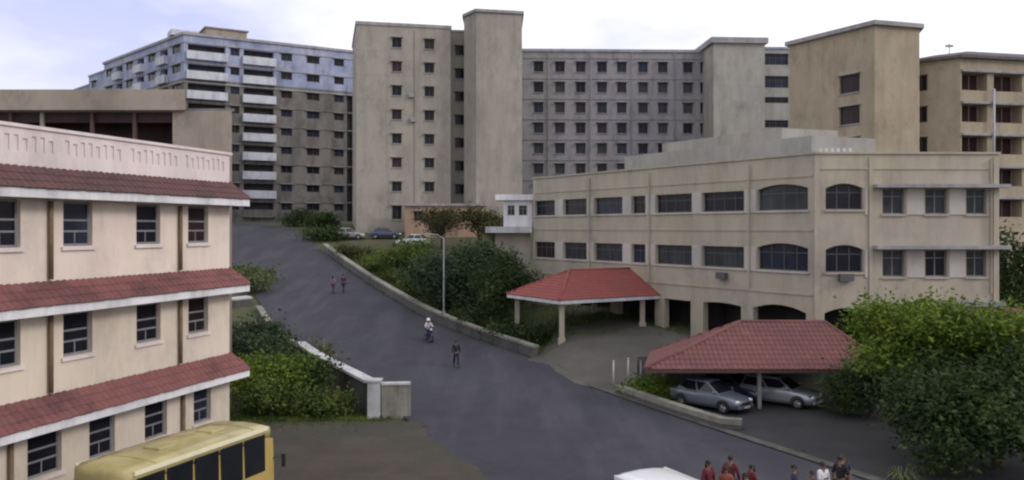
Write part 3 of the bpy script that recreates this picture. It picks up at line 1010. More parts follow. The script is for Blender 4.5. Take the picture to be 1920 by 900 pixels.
for u in (.25, .6, .95, 1.3, 1.65, 2.0):
    box_on(FB, mid, 'parapet_post', u, u + .14, .1, .24, 13.725, 13.95, 'coping_white')
for F, u, z in ((FA, 22.6, 5.95), (FB, 1.3, 6.2)):
    box_on(F, mid, 'cooling_unit', u, u + .8, -.36, -.08, z, z + .42, 'frame_mid')
for F, u in ((FA, 8.45), (FA, 15.7), (FA, 25.3), (FB, 10.25)):
    mb = MB(); mb.tube([F.w((u, -.16, 5.45)), F.w((u, -.16, 13.3))], .055, 6); put(mb, 'drain_pipe', 'cream_plaster', mid)
rb = MB()
rb.prism([(9.5, 72.0), (19.5, 55.5), (24.5, 57.5), (22, 70), (13, 77)], 13.0, 15.3)
rb.prism([(12.5, 71.0), (19.0, 60.0), (23.5, 61.5), (21, 70), (14.5, 75)], 15.3, 16.3)
put(rb, 'roof_room', 'stair_plaster', mid)

# white cabin on a slab at the far end of the cream building
cb = thing('stair_cabin', 'small white glazed cabin with flat roof at the far end of cream building', 'cabin', (-.7, 76.2, 0))
FK = Fac((-.75, 76.0), (1.8, 76.0))
wl = MB()
cops = [dict(u0=.35, u1=1.0, z0=10.4, z1=11.3), dict(u0=1.35, u1=2.1, z0=10.4, z1=11.3)]
poly = [(-.75, 76), (1.8, 76), (1.8, 79), (-.75, 79)]
shell(cb, poly, 9.4, 11.75, {0: cops}, 'white_trim', .12)
for o in cops:
    add_window(cb, FK, o, 'tall', ['glass_grey', 'glass_blue'], reveal=.12)
slab(cb, [(-1.3, 75.8), (1.75, 75.8), (1.75, 79), (-1.3, 79)], 11.75, 12.25, .2, 'white_trim')
slab(cb, [(-2.3, 75.3), (1.7, 75.3), (1.7, 79), (-2.3, 79)], 8.85, 9.4, .05, 'coping_white', 'floor_slab')
mb = MB(); mb.prism([(-1.5, 76.3), (1.65, 76.3), (1.65, 79), (-1.5, 79)], 1.5, 8.85)
put(mb, 'base_wall', 'cream_plaster', cb)

# peach annex at the foot of the tower
ax = thing('tower_annex', 'low peach coloured annex standing at the foot of the tall beige tower', 'building', (-14.2, 113, 8))
poly = [(-14.2, 113.0), (-3.8, 113.4), (-3.8, 116.6), (-14.2, 116.4)]
FX = Fac(poly[0], poly[1])
xops = [dict(u0=1.2, u1=2.4, z0=10.2, z1=11.5), dict(u0=4.6, u1=5.8, z0=10.2, z1=11.5), dict(u0=7.6, u1=8.8, z0=10.2, z1=11.5)]
shell(ax, poly, 7.3, 12.2, {0: xops}, 'peach_plaster')
for o in xops:
    add_window(ax, FX, o, 'brown', ['glass_brown', 'glass_dark'], shade=.3)
slab(ax, poly, 12.2, 12.5, .3, 'grey_slab')

# ------------------------------------------------------------------ tiled porch canopy
NV, ND, OD = Vector((3.17, 56.7)), Vector((-.522, .853)), Vector((.853, .522))
def cp(w, o, z):
    p = NV + ND * w + OD * o
    return (p.x, p.y, z)
can = thing('porch_canopy', 'red hip roofed porch on slim columns projecting from the cream building over the drive', 'canopy', (5.5, 60.5, 1.6))
ze, zr_ = 4.42, 6.15
W6, D8 = 6.8, 8.85
mb = MB()
tiles(mb, cp(0, D8, ze), cp(0, 0, ze), cp(3.4, D8, zr_), cp(3.4, 3.2, zr_), .26, .36)
tiles(mb, cp(0, 0, ze), cp(W6, 0, ze), cp(3.4, 3.2, zr_), cp(3.4, 3.2, zr_), .26, .36)
tiles(mb, cp(W6, 0, ze), cp(W6, D8, ze), cp(3.4, 3.2, zr_), cp(3.4, D8, zr_), .26, .36)
put(mb, 'roof_tiles', 'canopy_tiles', can, stuff=True)
mb = MB()
mb.quad(cp(0, D8, ze), cp(0, 0, ze), cp(3.4, 3.2, zr_), cp(3.4, D8, zr_))
mb.quad(cp(0, 0, ze), cp(W6, 0, ze), cp(3.4, 3.2, zr_))
mb.quad(cp(W6, 0, ze), cp(W6, D8, ze), cp(3.4, D8, zr_), cp(3.4, 3.2, zr_))
mb.quad(cp(0, 0, ze - .2), cp(0, D8, ze - .2), cp(W6, D8, ze - .2), cp(W6, 0, ze - .2))
put(mb, 'roof', 'canopy_tiles', can)
for nm, pts in (('ridge_tile', (cp(3.4, 3.2, zr_ + .08), cp(3.4, D8, zr_ + .08))), ('hip_tile', (cp(0, 0, ze + .06), cp(3.4, 3.2, zr_ + .08))), ('hip_tile', (cp(W6, 0, ze + .06), cp(3.4, 3.2, zr_ + .08)))):
    mb = MB(); mb.tube(pts, .11, 8); put(mb, nm, 'canopy_tiles', can, smooth=True)
def edge_box(mb, p, q, th, z0, z1):
    p, q = Vector(p[:2]), Vector(q[:2])
    d = (q - p).normalized(); n = Vector((d.y, -d.x)) * th
    mb.hexa([(*p, z0), (*(p + n), z0), (*(q + n), z0), (*q, z0), (*p, z1), (*(p + n), z1), (*(q + n), z1), (*q, z1)][:8])
mb = MB()
for p, q in ((cp(0, D8, 0), cp(0, 0, 0)), (cp(0, 0, 0), cp(W6, 0, 0)), (cp(W6, 0, 0), cp(W6, D8, 0))):
    edge_box(mb, p, q, .05, ze - .22, ze + .02)
put(mb, 'fascia', 'white_trim', can)
for w, o in ((.55, .55), (W6 - .55, .55), (.55, D8 - 1.3), (W6 - .55, D8 - 1.3)):
    x, y, _ = cp(w, o, 0)
    mb = MB()
    mb.box((x - .17, y - .17, gz(x, y) - .3), (x + .17, y + .17, ze - .2))
    mb.box((x - .24, y - .24, gz(x, y) - .3), (x + .24, y + .24, gz(x, y) + .35))
    put(mb, 'column', 'cream_plaster', can)

# ------------------------------------------------------------------ tiled car port
cpo = thing('car_port', 'low red tiled hip roof of the car port in front of the cream corner building', 'car port', (12.8, 46, 0))
XB = 8.0
X0, X1, Y0, Y1, ZE, ZR = 6.7, 19.2, 43.0, 49.0, 2.12, 4.1
rl, rr_, ry = (12.4, 46.4), (17.0, 46.4), 46.4
mb = MB()
tiles(mb, (X0, Y0, ZE), (X1, Y0, ZE), (*rl, ZR), (*rr_, ZR), .26, .38)
tiles(mb, (XB, Y1, ZE), (X0, Y0, ZE), (*rl, ZR), (*rl, ZR), .26, .38)
tiles(mb, (X1, Y0, ZE), (X1, Y1, ZE), (*rr_, ZR), (*rr_, ZR), .26, .38)
tiles(mb, (X1, Y1, ZE), (XB, Y1, ZE), (*rr_, ZR), (*rl, ZR), .26, .38)
put(mb, 'roof_tiles', 'carport_tiles', cpo, stuff=True)
mb = MB()
mb.quad((X0, Y0, ZE), (X1, Y0, ZE), (*rr_, ZR), (*rl, ZR))
mb.quad((XB, Y1, ZE), (X0, Y0, ZE), (*rl, ZR))
mb.quad((X1, Y0, ZE), (X1, Y1, ZE), (*rr_, ZR))
mb.quad((X1, Y1, ZE), (XB, Y1, ZE), (*rl, ZR), (*rr_, ZR))
mb.quad((X0, Y0, ZE - .1), (XB, Y1, ZE - .1), (X1, Y1, ZE - .1), (X1, Y0, ZE - .1))
put(mb, 'roof', 'carport_tiles', cpo)
mb = MB()
for p, q in (((X0, Y0), (X1, Y0)), ((X1, Y0), (X1, Y1)), ((X1, Y1), (XB, Y1)), ((XB, Y1), (X0, Y0))):
    edge_box(mb, p, q, .06, ZE - .13, ZE + .03)
put(mb, 'fascia', 'frame_brown', cpo)
for pts in (((*rl, ZR + .08), (*rr_, ZR + .08)), ((X0, Y0, ZE + .06), (*rl, ZR + .08)), ((X1, Y0, ZE + .06), (*rr_, ZR + .08)), ((XB, Y1, ZE + .06), (*rl, ZR + .08)), ((X1, Y1, ZE + .06), (*rr_, ZR + .08))):
    mb = MB(); mb.tube(pts, .11, 8); put(mb, 'hip_tile', 'carport_tiles', cpo, smooth=True)
for x, y in ((8.6, 48.3), (12.6, 43.5), (18.6, 43.5), (12.6, 48.4), (18.6, 48.4)):
    mb = MB(); mb.box((x - .09, y - .09, -.2), (x + .09, y + .09, ZE - .1)); put(mb, 'post', 'post_grey', cpo)
mb = MB(); mb.box((7.2, 49.1, -.2), (21, 49.3, 1.9)); tag(put(mb, 'back_wall', 'wall_concrete'), 'low grey retaining wall at the back of the red car port', 'wall')

# shed roof glimpsed at the right edge
sh = thing('garden_shed', 'small shed with a faded red roof beyond the bright green tree at the right edge', 'shed', (28, 44.5, 0))
mb = MB(); mb.prism([(25.6, 43.2), (31, 43.2), (31, 47), (25.6, 47)], -.2, 3.8); put(mb, 'wall', 'cream_plaster', sh)
mb = MB()
mb.quad((25.2, 42.8, 3.8), (31.4, 42.8, 3.8), (31.4, 45.1, 5.0), (25.2, 45.1, 5.0)); mb.quad((31.4, 47.4, 3.8), (25.2, 47.4, 3.8), (25.2, 45.1, 5.0), (31.4, 45.1, 5.0))
mb.quad((25.2, 47.4, 3.8), (25.2, 42.8, 3.8), (25.2, 45.1, 5.0)); mb.quad((31.4, 42.8, 3.8), (31.4, 47.4, 3.8), (31.4, 45.1, 5.0))
put(mb, 'roof', 'carport_tiles', sh)
mb = MB(); tiles(mb, (25.2, 42.8, 3.8), (31.4, 42.8, 3.8), (25.2, 45.1, 5.0), (31.4, 45.1, 5.0)); put(mb, 'roof_tiles', 'carport_tiles', sh, stuff=True)

# ------------------------------------------------------------------ walls, kerbs, posts
def run_wall(name, pts, h, th, wm, cm, label, cat, cap=.1, over=.04, base=-.4, piers=()):
    root = thing(name, label, cat, (pts[0][0], pts[0][1], gz(*pts[0])))
    for part, mat in (('wall', wm), ('coping', cm)):
        mb = MB()
        rings = []
        for k, p in enumerate(pts):
            a, b = Vector(pts[max(0, k - 1)]), Vector(pts[min(len(pts) - 1, k + 1)])
            d = (b - a).normalized(); n = Vector((d.y, -d.x))
            g = gz(*p)
            t2 = th / 2 + (over if part == 'coping' else 0)
            z0, z1 = (g + base, g + h - cap) if part == 'wall' else (g + h - cap, g + h)
            q0, q1 = Vector(p) - n * t2, Vector(p) + n * t2
            rings.append([(*q0, z0), (*q1, z0), (*q1, z1), (*q0, z1)])
        mb.loft(rings)
        o = put(mb, part, mat, root)
    for p, ph, pw in piers:
        mb = MB(); g = gz(*p)
        mb.box((p[0] - pw, p[1] - pw, g - .3), (p[0] + pw, p[1] + pw, g + ph)); mb.box((p[0] - pw - .06, p[1] - pw - .06, g + ph), (p[0] + pw + .06, p[1] + pw + .06, g + ph + .09))
        put(mb, 'pier', cm, root)
    return root

def along(line, y0, y1, off):
    out = []
    a = np.array(line)
    for k in range(1, len(a) - 1):
        if y0 <= a[k, 1] <= y1:
            d = a[k + 1] - a[k - 1]; d = d / np.hypot(*d)
            out.append((a[k, 0] + d[1] * off, a[k, 1] - d[0] * off))
    return out
run_wall('roadside_wall', along(RR, 57.2, 103, .35), .85, .42, 'wall_concrete', 'kerb_concrete', 'long low grey parapet with pale coping on the right of the climbing road', 'wall', cap=.16, over=.06)
run_wall('island_kerb', [(5.95, 47.6), (6.8, 45.6), (7.9, 43.0), (8.9, 40.9), (9.75, 39.3), (10.5, 39.0)], .55, .4, 'wall_concrete', 'kerb_concrete', 'short pale kerb wall beside the parked cars and grass strip', 'kerb', cap=.25, over=.03)
run_wall('gate_wall', [(-13.6, 54.8), (-12.0, 51.8), (-10.3, 48.6), (-8.6, 45.4), (-7.0, 42.3)], 1.75, .3, 'wall_concrete', 'coping_white', 'grey boundary wall with white coping running beside leafy bushes to a gate pier', 'wall', cap=.14, over=.16, piers=(((-6.75, 41.9), 1.78, .3),))
run_wall('return_wall', [(-6.4, 41.9), (-5.0, 42.0)], 1.7, .28, 'kerb_concrete', 'coping_white', 'short wall stub with white top next to the gate pier at the road', 'wall', cap=.1, over=.06)
run_wall('edging_wall', along(RL, 58.5, 73, -.45), .35, .45, 'wall_concrete', 'kerb_concrete', 'low mossy kerb on the left of the road behind the leafy bushes', 'kerb', cap=.12, over=.03)
run_wall('culvert_slab', [(-26.0, 73.6), (-23.2, 75.4)], .6, 1.6, 'wall_concrete', 'coping_white', 'pale concrete culvert slab at the left road edge beside the pink building', 'slab', cap=.16, over=.05)
for k, (x, y, h) in enumerate(((5.9, 49.6, 1.5), (6.7, 49.2, 1.7), (7.25, 48.0, 1.75))):
    mb = MB(); g = gz(x, y)
    mb.tube([(x, y, g - .3), (x, y, g + h)], .045, 8); mb.ball((x, y, g + h + .04), .06)
    tag(put(mb, 'gate_post', 'coping_white' if k != 2 else 'post_grey', smooth=True),
        ('left white metal gate post at the mouth of the paved driveway', 'middle white metal gate post at the mouth of the paved driveway', 'dull grey gate post nearest the car port roof')[k], 'post', 'gate posts by the driveway')
lp = thing('street_lamp', 'thin pale lamp pole on the roadside parapet in front of the dark tree', 'street lamp', (-5.6, 70.0, gz(-5.6, 70)))
x, y, g = -5.6, 70.0, gz(-5.6, 70)
mb = MB(); mb.tube([(x, y, g - .3), (x, y, g + 3), (x, y, g + 6.5)], [.075, .06, .045], 8); mb.box((x - .13, y - .13, g - .3), (x + .13, y + .13, g + .5)); put(mb, 'pole', 'pipe_grey', lp, smooth=False)
mb = MB(); mb.tube([(x, y, g + 6.4), (x - .5, y - .1, g + 6.75), (x - 1.1, y - .2, g + 6.8)], .03, 6); put(mb, 'arm', 'pipe_grey', lp)
mb = MB(); mb.hexa([(x - 1.6, y - .35, g + 6.72), (x - 1.0, y - .3, g + 6.74), (x - 1.0, y - .1, g + 6.74), (x - 1.6, y - .15, g + 6.72), (x - 1.55, y - .3, g + 6.86), (x - 1.05, y - .28, g + 6.9), (x - 1.05, y - .12, g + 6.9), (x - 1.55, y - .2, g + 6.86)])
put(mb, 'lantern', 'post_grey', lp)

# ------------------------------------------------------------------ plants
def leaves(mb, lobes, n, size, flat_=.5, droop=0.0):
    """leaf blades spread through lobes (centre, radii); denser towards each lobe's skin, in tufts"""
    tot = sum(l[1][0] * l[1][1] * l[1][2] for l in lobes)
    for c, r in lobes:
        cnt = int(n * r[0] * r[1] * r[2] / tot)
        tufts = max(6, cnt // 22)
        for _ in range(tufts):
            while True:
                d = Vector((random.gauss(0, 1), random.gauss(0, 1), random.gauss(0, 1)))
                if d.length > .01:
                    break
            d.normalize()
            rad = random.uniform(.45, 1.0) ** .6 * random.choice((1, 1, 1, 1.12))
            tc_ = Vector((c[0] + d.x * r[0] * rad, c[1] + d.y * r[1] * rad, c[2] + d.z * r[2] * rad))
            ts = size * random.uniform(1.1, 2.6)
            for _ in range(22):
                p = tc_ + Vector((random.gauss(0, ts), random.gauss(0, ts), random.gauss(0, ts * .7)))
                a = Vector((random.gauss(0, 1), random.gauss(0, 1), random.gauss(0, .6) - droop))
                if a.length < .05:
                    continue
                a.normalize()
                nrm = Vector((random.gauss(0, .7) + d.x * .5, random.gauss(0, .7) + d.y * .5, 1.0 * flat_ + random.gauss(0, .4)))
                b = a.cross(nrm)
                if b.length < .05:
                    continue
                b.normalize()
                s = size * random.choice((.5, .7, .9, 1.1, 1.5)) * random.uniform(.85, 1.15)
                up = a.cross(b) * s * .12
                i = len(mb.v)
                mb.v += [tuple(p), tuple(p + a * s * .5 + b * s * .27 + up), tuple(p + a * s), tuple(p + a * s * .5 - b * s * .27 + up)]
                mb.f.append((i, i + 1, i + 2, i + 3)); mb.m.append(0)

def plant(name, label, cat, base, lobes, n, size, mat, trunk_r=.12, group=None, limbs=True, droop=0.0):
    root = thing(name, label, cat, base, 0, group)
    mb = MB()
    b = Vector(base)
    cen = Vector((sum(l[0][0] for l in lobes), sum(l[0][1] for l in lobes), sum(l[0][2] for l in lobes))) / len(lobes)
    fork = b.lerp(Vector((cen.x, cen.y, cen.z)), .45)
    mb.tube([b - Vector((0, 0, .3)), b.lerp(fork, .5) + Vector((random.uniform(-.1, .1), random.uniform(-.1, .1), 0)), fork], [trunk_r * 1.3, trunk_r, trunk_r * .8], 8)
    for c, r in lobes:
        c = Vector(c)
        mid_ = fork.lerp(c, .55) + Vector((random.uniform(-.2, .2), random.uniform(-.2, .2), .15))
        mb.tube([fork, mid_, c], [trunk_r * .6, trunk_r * .4, trunk_r * .2], 6)
        for _ in range(5):
            d = Vector((random.gauss(0, 1), random.gauss(0, 1), random.gauss(.2, .7))).normalized()
            mb.tube([mid_.lerp(c, .6), c + Vector((d.x * r[0], d.y * r[1], d.z * r[2])) * .85], [trunk_r * .2, trunk_r * .06], 5)
    put(mb, 'trunk', 'bark', root, smooth=True)
    mb = MB()
    leaves(mb, lobes, n, size, droop=droop)
    put(mb, 'crown', mat, root)
    return root

def rl_(c, r, k, spread=.86, sub=.38):
    """random lobes inside an ellipsoid"""
    out = [(c, tuple(q * .62 for q in r))]
    for i in range(k):
        an = 2 * math.pi * (i + random.random() * .6) / k
        h = random.uniform(-.55, .6)
        f = math.sqrt(1 - h * h * .7) * spread * random.uniform(.8, 1.1)
        s = sub * random.uniform(.75, 1.2)
        out.append(((c[0] + math.cos(an) * r[0] * f, c[1] + math.sin(an) * r[1] * f, c[2] + h * r[2]), (r[0] * s, r[1] * s, r[2] * s * 1.1)))
    return out

# dark tree by the parapet, beside the lamp pole
plant('broad_tree', 'broad dark green tree behind the lamp pole between road and porch', 'tree', (-3.2, 73.2, gz(-3.2, 73.2)), rl_((-3.0, 73.2, 5.9), (4.6, 2.9, 3.1), 9), 16000, .26, 'leaf_teal', .22)
plant('garden_tree', 'dark tree with reddish brown undergrowth at the left corner of the red porch', 'tree', (-.6, 67.5, gz(-.6, 67.5)), rl_((-.5, 67, 5.0), (2.4, 2.0, 2.2), 6), 6000, .24, 'leaf_dark', .14)
plant('slope_tree', 'low bright green tree on the bank left of the broad dark tree', 'tree', (-10.0, 85, gz(-10, 85)), rl_((-10.0, 85, 6.3), (3.0, 2.6, 1.7), 7), 6500, .26, 'leaf_mid', .13)
k = 0
for x, y, rx, rz, mat, lab in ((-14.6, 90.5, 1.8, .9, 'leaf_mid', 'mid green shrub on the bank below the tall tower'), (-18.5, 97.5, 1.8, .9, 'leaf_brown', 'brownish shrub at the top of the roadside parapet'),
                               (-8.5, 78.5, 1.7, 1.0, 'leaf_mid', 'round green shrub above the parapet between bank tree and lamp pole'), (-11.5, 97, 2.2, 1.2, 'leaf_teal', 'dull green shrub in front of the white parked car'),
                               (-.4, 62.2, 1.5, .8, 'leaf_dark', 'dark clipped shrub behind the parapet end by the porch'), (1.6, 60.6, 1.0, .75, 'leaf_dark', 'small dark shrub at the foot of the porch column'),
                               (-2.6, 66.0, 1.9, 1.0, 'leaf_dark', 'dark shrub under the broad tree right of the lamp pole'), (-5.6, 73.0, 1.8, 1.1, 'leaf_teal', 'bluish green shrub behind the foot of the lamp pole')):
    z = gz(x, y)
    plant('shrub', lab, 'shrub', (x, y, z), rl_((x, y, z + rz * .9), (rx, rx * .8, rz), 5), 2600, .2, mat, .06, 'shrubs on the bank by the parapet')
for x, y, zc, rx, rz, lab in ((-8.6, 104, 10.0, 2.2, 1.7, 'olive brown tree in front of the peach annex'), (-3.9, 101, 10.0, 2.6, 1.7, 'olive brown tree left of the white cabin'), (-1.2, 97, 9.0, 2.0, 1.8, 'dark brown tree touching the edge of the white cabin')):
    plant('small_tree', lab, 'tree', (x, y, gz(x, y)), rl_((x, y, zc), (rx, rx * .8, rz), 6), 4200, .26, 'leaf_brown', .12, 'olive brown trees below the tower')
for x, y, zc, rx, rz, lab in ((-31.5, 127, 11.0, 2.4, 1.3, 'green tree at the top of the road before the far block'), (-27.0, 121, 10.3, 2.2, 1.2, 'dark bush at the top of the road left of the tower foot'), (-24.0, 110.5, 8.6, 2.4, .9, 'olive bush where the roadside parapet ends')):
    plant('hedge_tree', lab, 'tree', (x, y, gz(x, y)), rl_((x, y, zc), (rx, rx * .8, rz), 6), 3500, .28, 'leaf_dark', .12, 'bushes at the top of the road')
# leafy corner between the pink building and the gate wall
for x, y, zc, rx, ry, rz, mat, n, lab in (
        (-12.7, 43.9, 1.7, 2.0, 1.6, 1.5, 'leaf_bright', 5200, 'large bright green bush between the pink building and the gate wall'),
        (-14.6, 48.2, 2.3, 2.0, 2.0, 1.9, 'leaf_teal', 6500, 'dull green bush tucked against the corner of the pink building'),
        (-15.2, 51.2, 2.1, 1.5, 1.6, 1.5, 'leaf_dark', 4500, 'dark green bush behind the bright bush near the road'),
        (-11.0, 45.2, 1.25, 1.5, 1.3, 1.0, 'leaf_dark', 3000, 'dark bush close against the boundary wall behind the gate pier'),
        (-9.3, 42.3, .6, 1.3, .8, .5, 'leaf_mid', 1700, 'low green bush in front of the gate pier'),
        (-11.9, 41.9, .95, 1.5, 1.0, .85, 'leaf_mid', 2600, 'low green bush just behind the yellow bus')):
    plant('leafy_bush', lab, 'bush', (x, y, gz(x, y)), rl_((x, y, zc), (rx, ry, rz), 7), n, .2, mat, .09, 'bushes by the gate wall')
plant('roadside_plant', 'yellowish plant with red leaves at the corner of the pink building by the road', 'plant', (-23.8, 80.2, gz(-23.8, 80.2)), rl_((-24.0, 80.2, gz(-23.8, 80.2) + .9), (1.7, 1.4, 1.1), 5), 2200, .22, 'leaf_pale', .05)
plant('roadside_bush', 'green bush on the left road edge above the culvert slab', 'bush', (-25.6, 84.5, gz(-25.6, 84.5)), rl_((-25.8, 84.5, gz(-25.6, 84.5) + .8), (2.0, 1.6, 1.0), 5), 2200, .22, 'leaf_mid', .05)
plant('kerb_plant', 'pale strappy plant spilling over the white end of the gate wall', 'plant', (-13.4, 55.6, gz(-13.4, 55.6)), rl_((-13.4, 55.7, gz(-13.4, 55.6) + .6), (1.4, 1.0, .7), 5), 1800, .22, 'leaf_pale', .04)
# trees at the right
plant('bright_tree', 'bright green spreading tree in front of the cream building at the right', 'tree', (19.6, 38.2, 0), rl_((19.6, 37.6, 4.2), (3.9, 3.0, 1.9), 13, .92, .34), 26000, .21, 'leaf_bright', .2)
plant('shade_tree', 'big dark green tree filling the lower right corner of the view', 'tree', (18.8, 33.0, 0), rl_((18.7, 32.8, 2.45), (3.9, 2.6, 2.3), 13, .9, .34), 28000, .20, 'leaf_dark', .2)
plant('car_port_bush', 'dark green bush under the right end of the red car port', 'bush', (17.6, 41.8, 0), rl_((17.4, 41.8, 1.5), (1.9, 1.1, 1.2), 6), 5500, .2, 'leaf_dark', .08)
plant('corner_tree', 'dark tree in the gap right of the cream building', 'tree', (33.2, 56, gz(33.2, 56)), rl_((33.2, 55.5, 6.0), (3.2, 3.0, 3.6), 8), 8000, .28, 'leaf_dark', .18)
plant('island_shrub', 'bright green grassy shrub behind the kerb wall beside the parked cars', 'shrub', (7.3, 46.6, 0), [((6.9, 47.0, .45), (.7, .6, .35)), ((7.7, 46.0, .45), (.7, .6, .35)), ((8.0, 47.2, .5), (.9, .6, .4)), ((8.3, 44.9, .4), (.45, .6, .3))], 3600, .17, 'leaf_bright', .04)
for x, y, s, lab in ((14.2, 31.2, .6, 'pale strappy plant at the foot of the big dark tree'), (15.6, 32.0, .55, 'pale low plant under the big dark tree, right of the strappy plant'), (12.4, 29.6, .4, 'small pale plant at the kerb behind the standing people')):
    root = thing('strappy_plant', lab, 'plant', (x, y, 0), 0, 'pale plants below the dark tree')
    mb = MB()
    for _ in range(70):
        an, ln = random.uniform(0, 6.283), s * random.uniform(.6, 1.3)
        d = Vector((math.cos(an), math.sin(an), 0)); n = Vector((-d.y, d.x, 0)) * .035 * s
        o = Vector((x, y, 0)) + d * random.uniform(0, .5 * s)
        a, b, c = o, o + d * ln * .45 + Vector((0, 0, ln * .65)), o + d * ln + Vector((0, 0, ln * .35))
        mb.quad(a - n, a + n, b + n, b - n); mb.quad(b - n, b + n, c)
    put(mb, 'foliage', 'leaf_pale', root)

def grass_patch(name, pts_fn, n, h, mat):
    mb = MB()
    for _ in range(n):
        x, y = pts_fn()
        if on_road(x, y):
            continue
        z = gz(x, y)
        an = random.uniform(0, 6.283)
        dx, dy = math.cos(an) * .03, math.sin(an) * .03
        hh = h * random.uniform(.5, 1.3)
        lx, ly = random.gauss(0, .3) * hh, random.gauss(0, .3) * hh
        mb.quad((x - dx, y - dy, z - .03), (x + dx, y + dy, z - .03), (x + lx, y + ly, z + hh))
    o = put(mb, name, mat)
    o["kind"] = "stuff"
    tag(o, {'grass': 'rough green grass on the bank and verges', 'weeds': 'short weeds along the edge of the dirt yard', 'kerb_weeds': 'thin weeds growing along the road kerbs and parapet foot'}[name], 'grass')
def _bank():
    t = random.random()
    k = int(t * 110)
    y = 58 + 46 * t
    x = np.interp(y, _rr[:, 1], _rr[:, 0]) + .7 + abs(random.gauss(0, 5.0))
    return x, y
grass_patch('grass', _bank, 26000, .22, 'leaf_mid')
grass_patch('weeds', lambda: (random.triangular(-15.5, -5.5, -11), 41.2 + random.gauss(0, .45) * (1 + random.random() * 2.5)), 7000, .16, 'leaf_mid')

def _kerb():
    y = random.uniform(31, 100) if random.random() < .75 else random.uniform(39, 48)
    y += .6 * math.sin(y * 1.7)
    return np.interp(y, _rr[:, 1], _rr[:, 0]) - .05 + abs(random.gauss(0, .12)) + (.35 if y < 50 else 0), y
grass_patch('kerb_weeds', _kerb, 3500, .13, 'leaf_mid')

# ------------------------------------------------------------------ vehicles (local x forward, y left)
def wheel(root, x, y, r, w=.2):
    s = 1 if y > 0 else -1
    mb = MB()
    prof = [(r * .62, -w / 2), (r * .93, -w / 2), (r, -w * .3), (r, w * .3), (r * .93, w / 2), (r * .62, w / 2)]
    rings = [[(x + q * math.cos(a), y + o, r + q * math.sin(a)) for q, o in prof] for a in [2 * math.pi * k / 18 for k in range(18)]]
    n = len(prof)
    for ring in rings:
        mb.v += ring
    for k in range(18):
        for q in range(n):
            mb.f.append((k * n + q, k * n + (q + 1) % n, ((k + 1) % 18) * n + (q + 1) % n, ((k + 1) % 18) * n + q)); mb.m.append(0)
    wh = put(mb, 'wheel', 'rubber', root, world=False, smooth=True)
    mb = MB()
    mb.tube([(x, y - s * .02, r), (x, y + s * (w / 2 - .03), r)], r * .63, 14)
    for k in range(5):
        a = 2 * math.pi * k / 5
        mb.tube([(x, y + s * (w / 2 - .02), r), (x + r * .58 * math.cos(a), y + s * (w / 2 - .02), r + r * .58 * math.sin(a))], .028, 5)
    put(mb, 'rim', 'rim', wh, world=False)

def ring10(x, w, zb, zt):
    return [(x, -w * .86, zb), (x, -w, zb + .16), (x, -w, zt - .2), (x, -w * .95, zt - .05), (x, -w * .66, zt),
            (x, w * .66, zt), (x, w * .95, zt - .05), (x, w, zt - .2), (x, w, zb + .16), (x, w * .86, zb)]

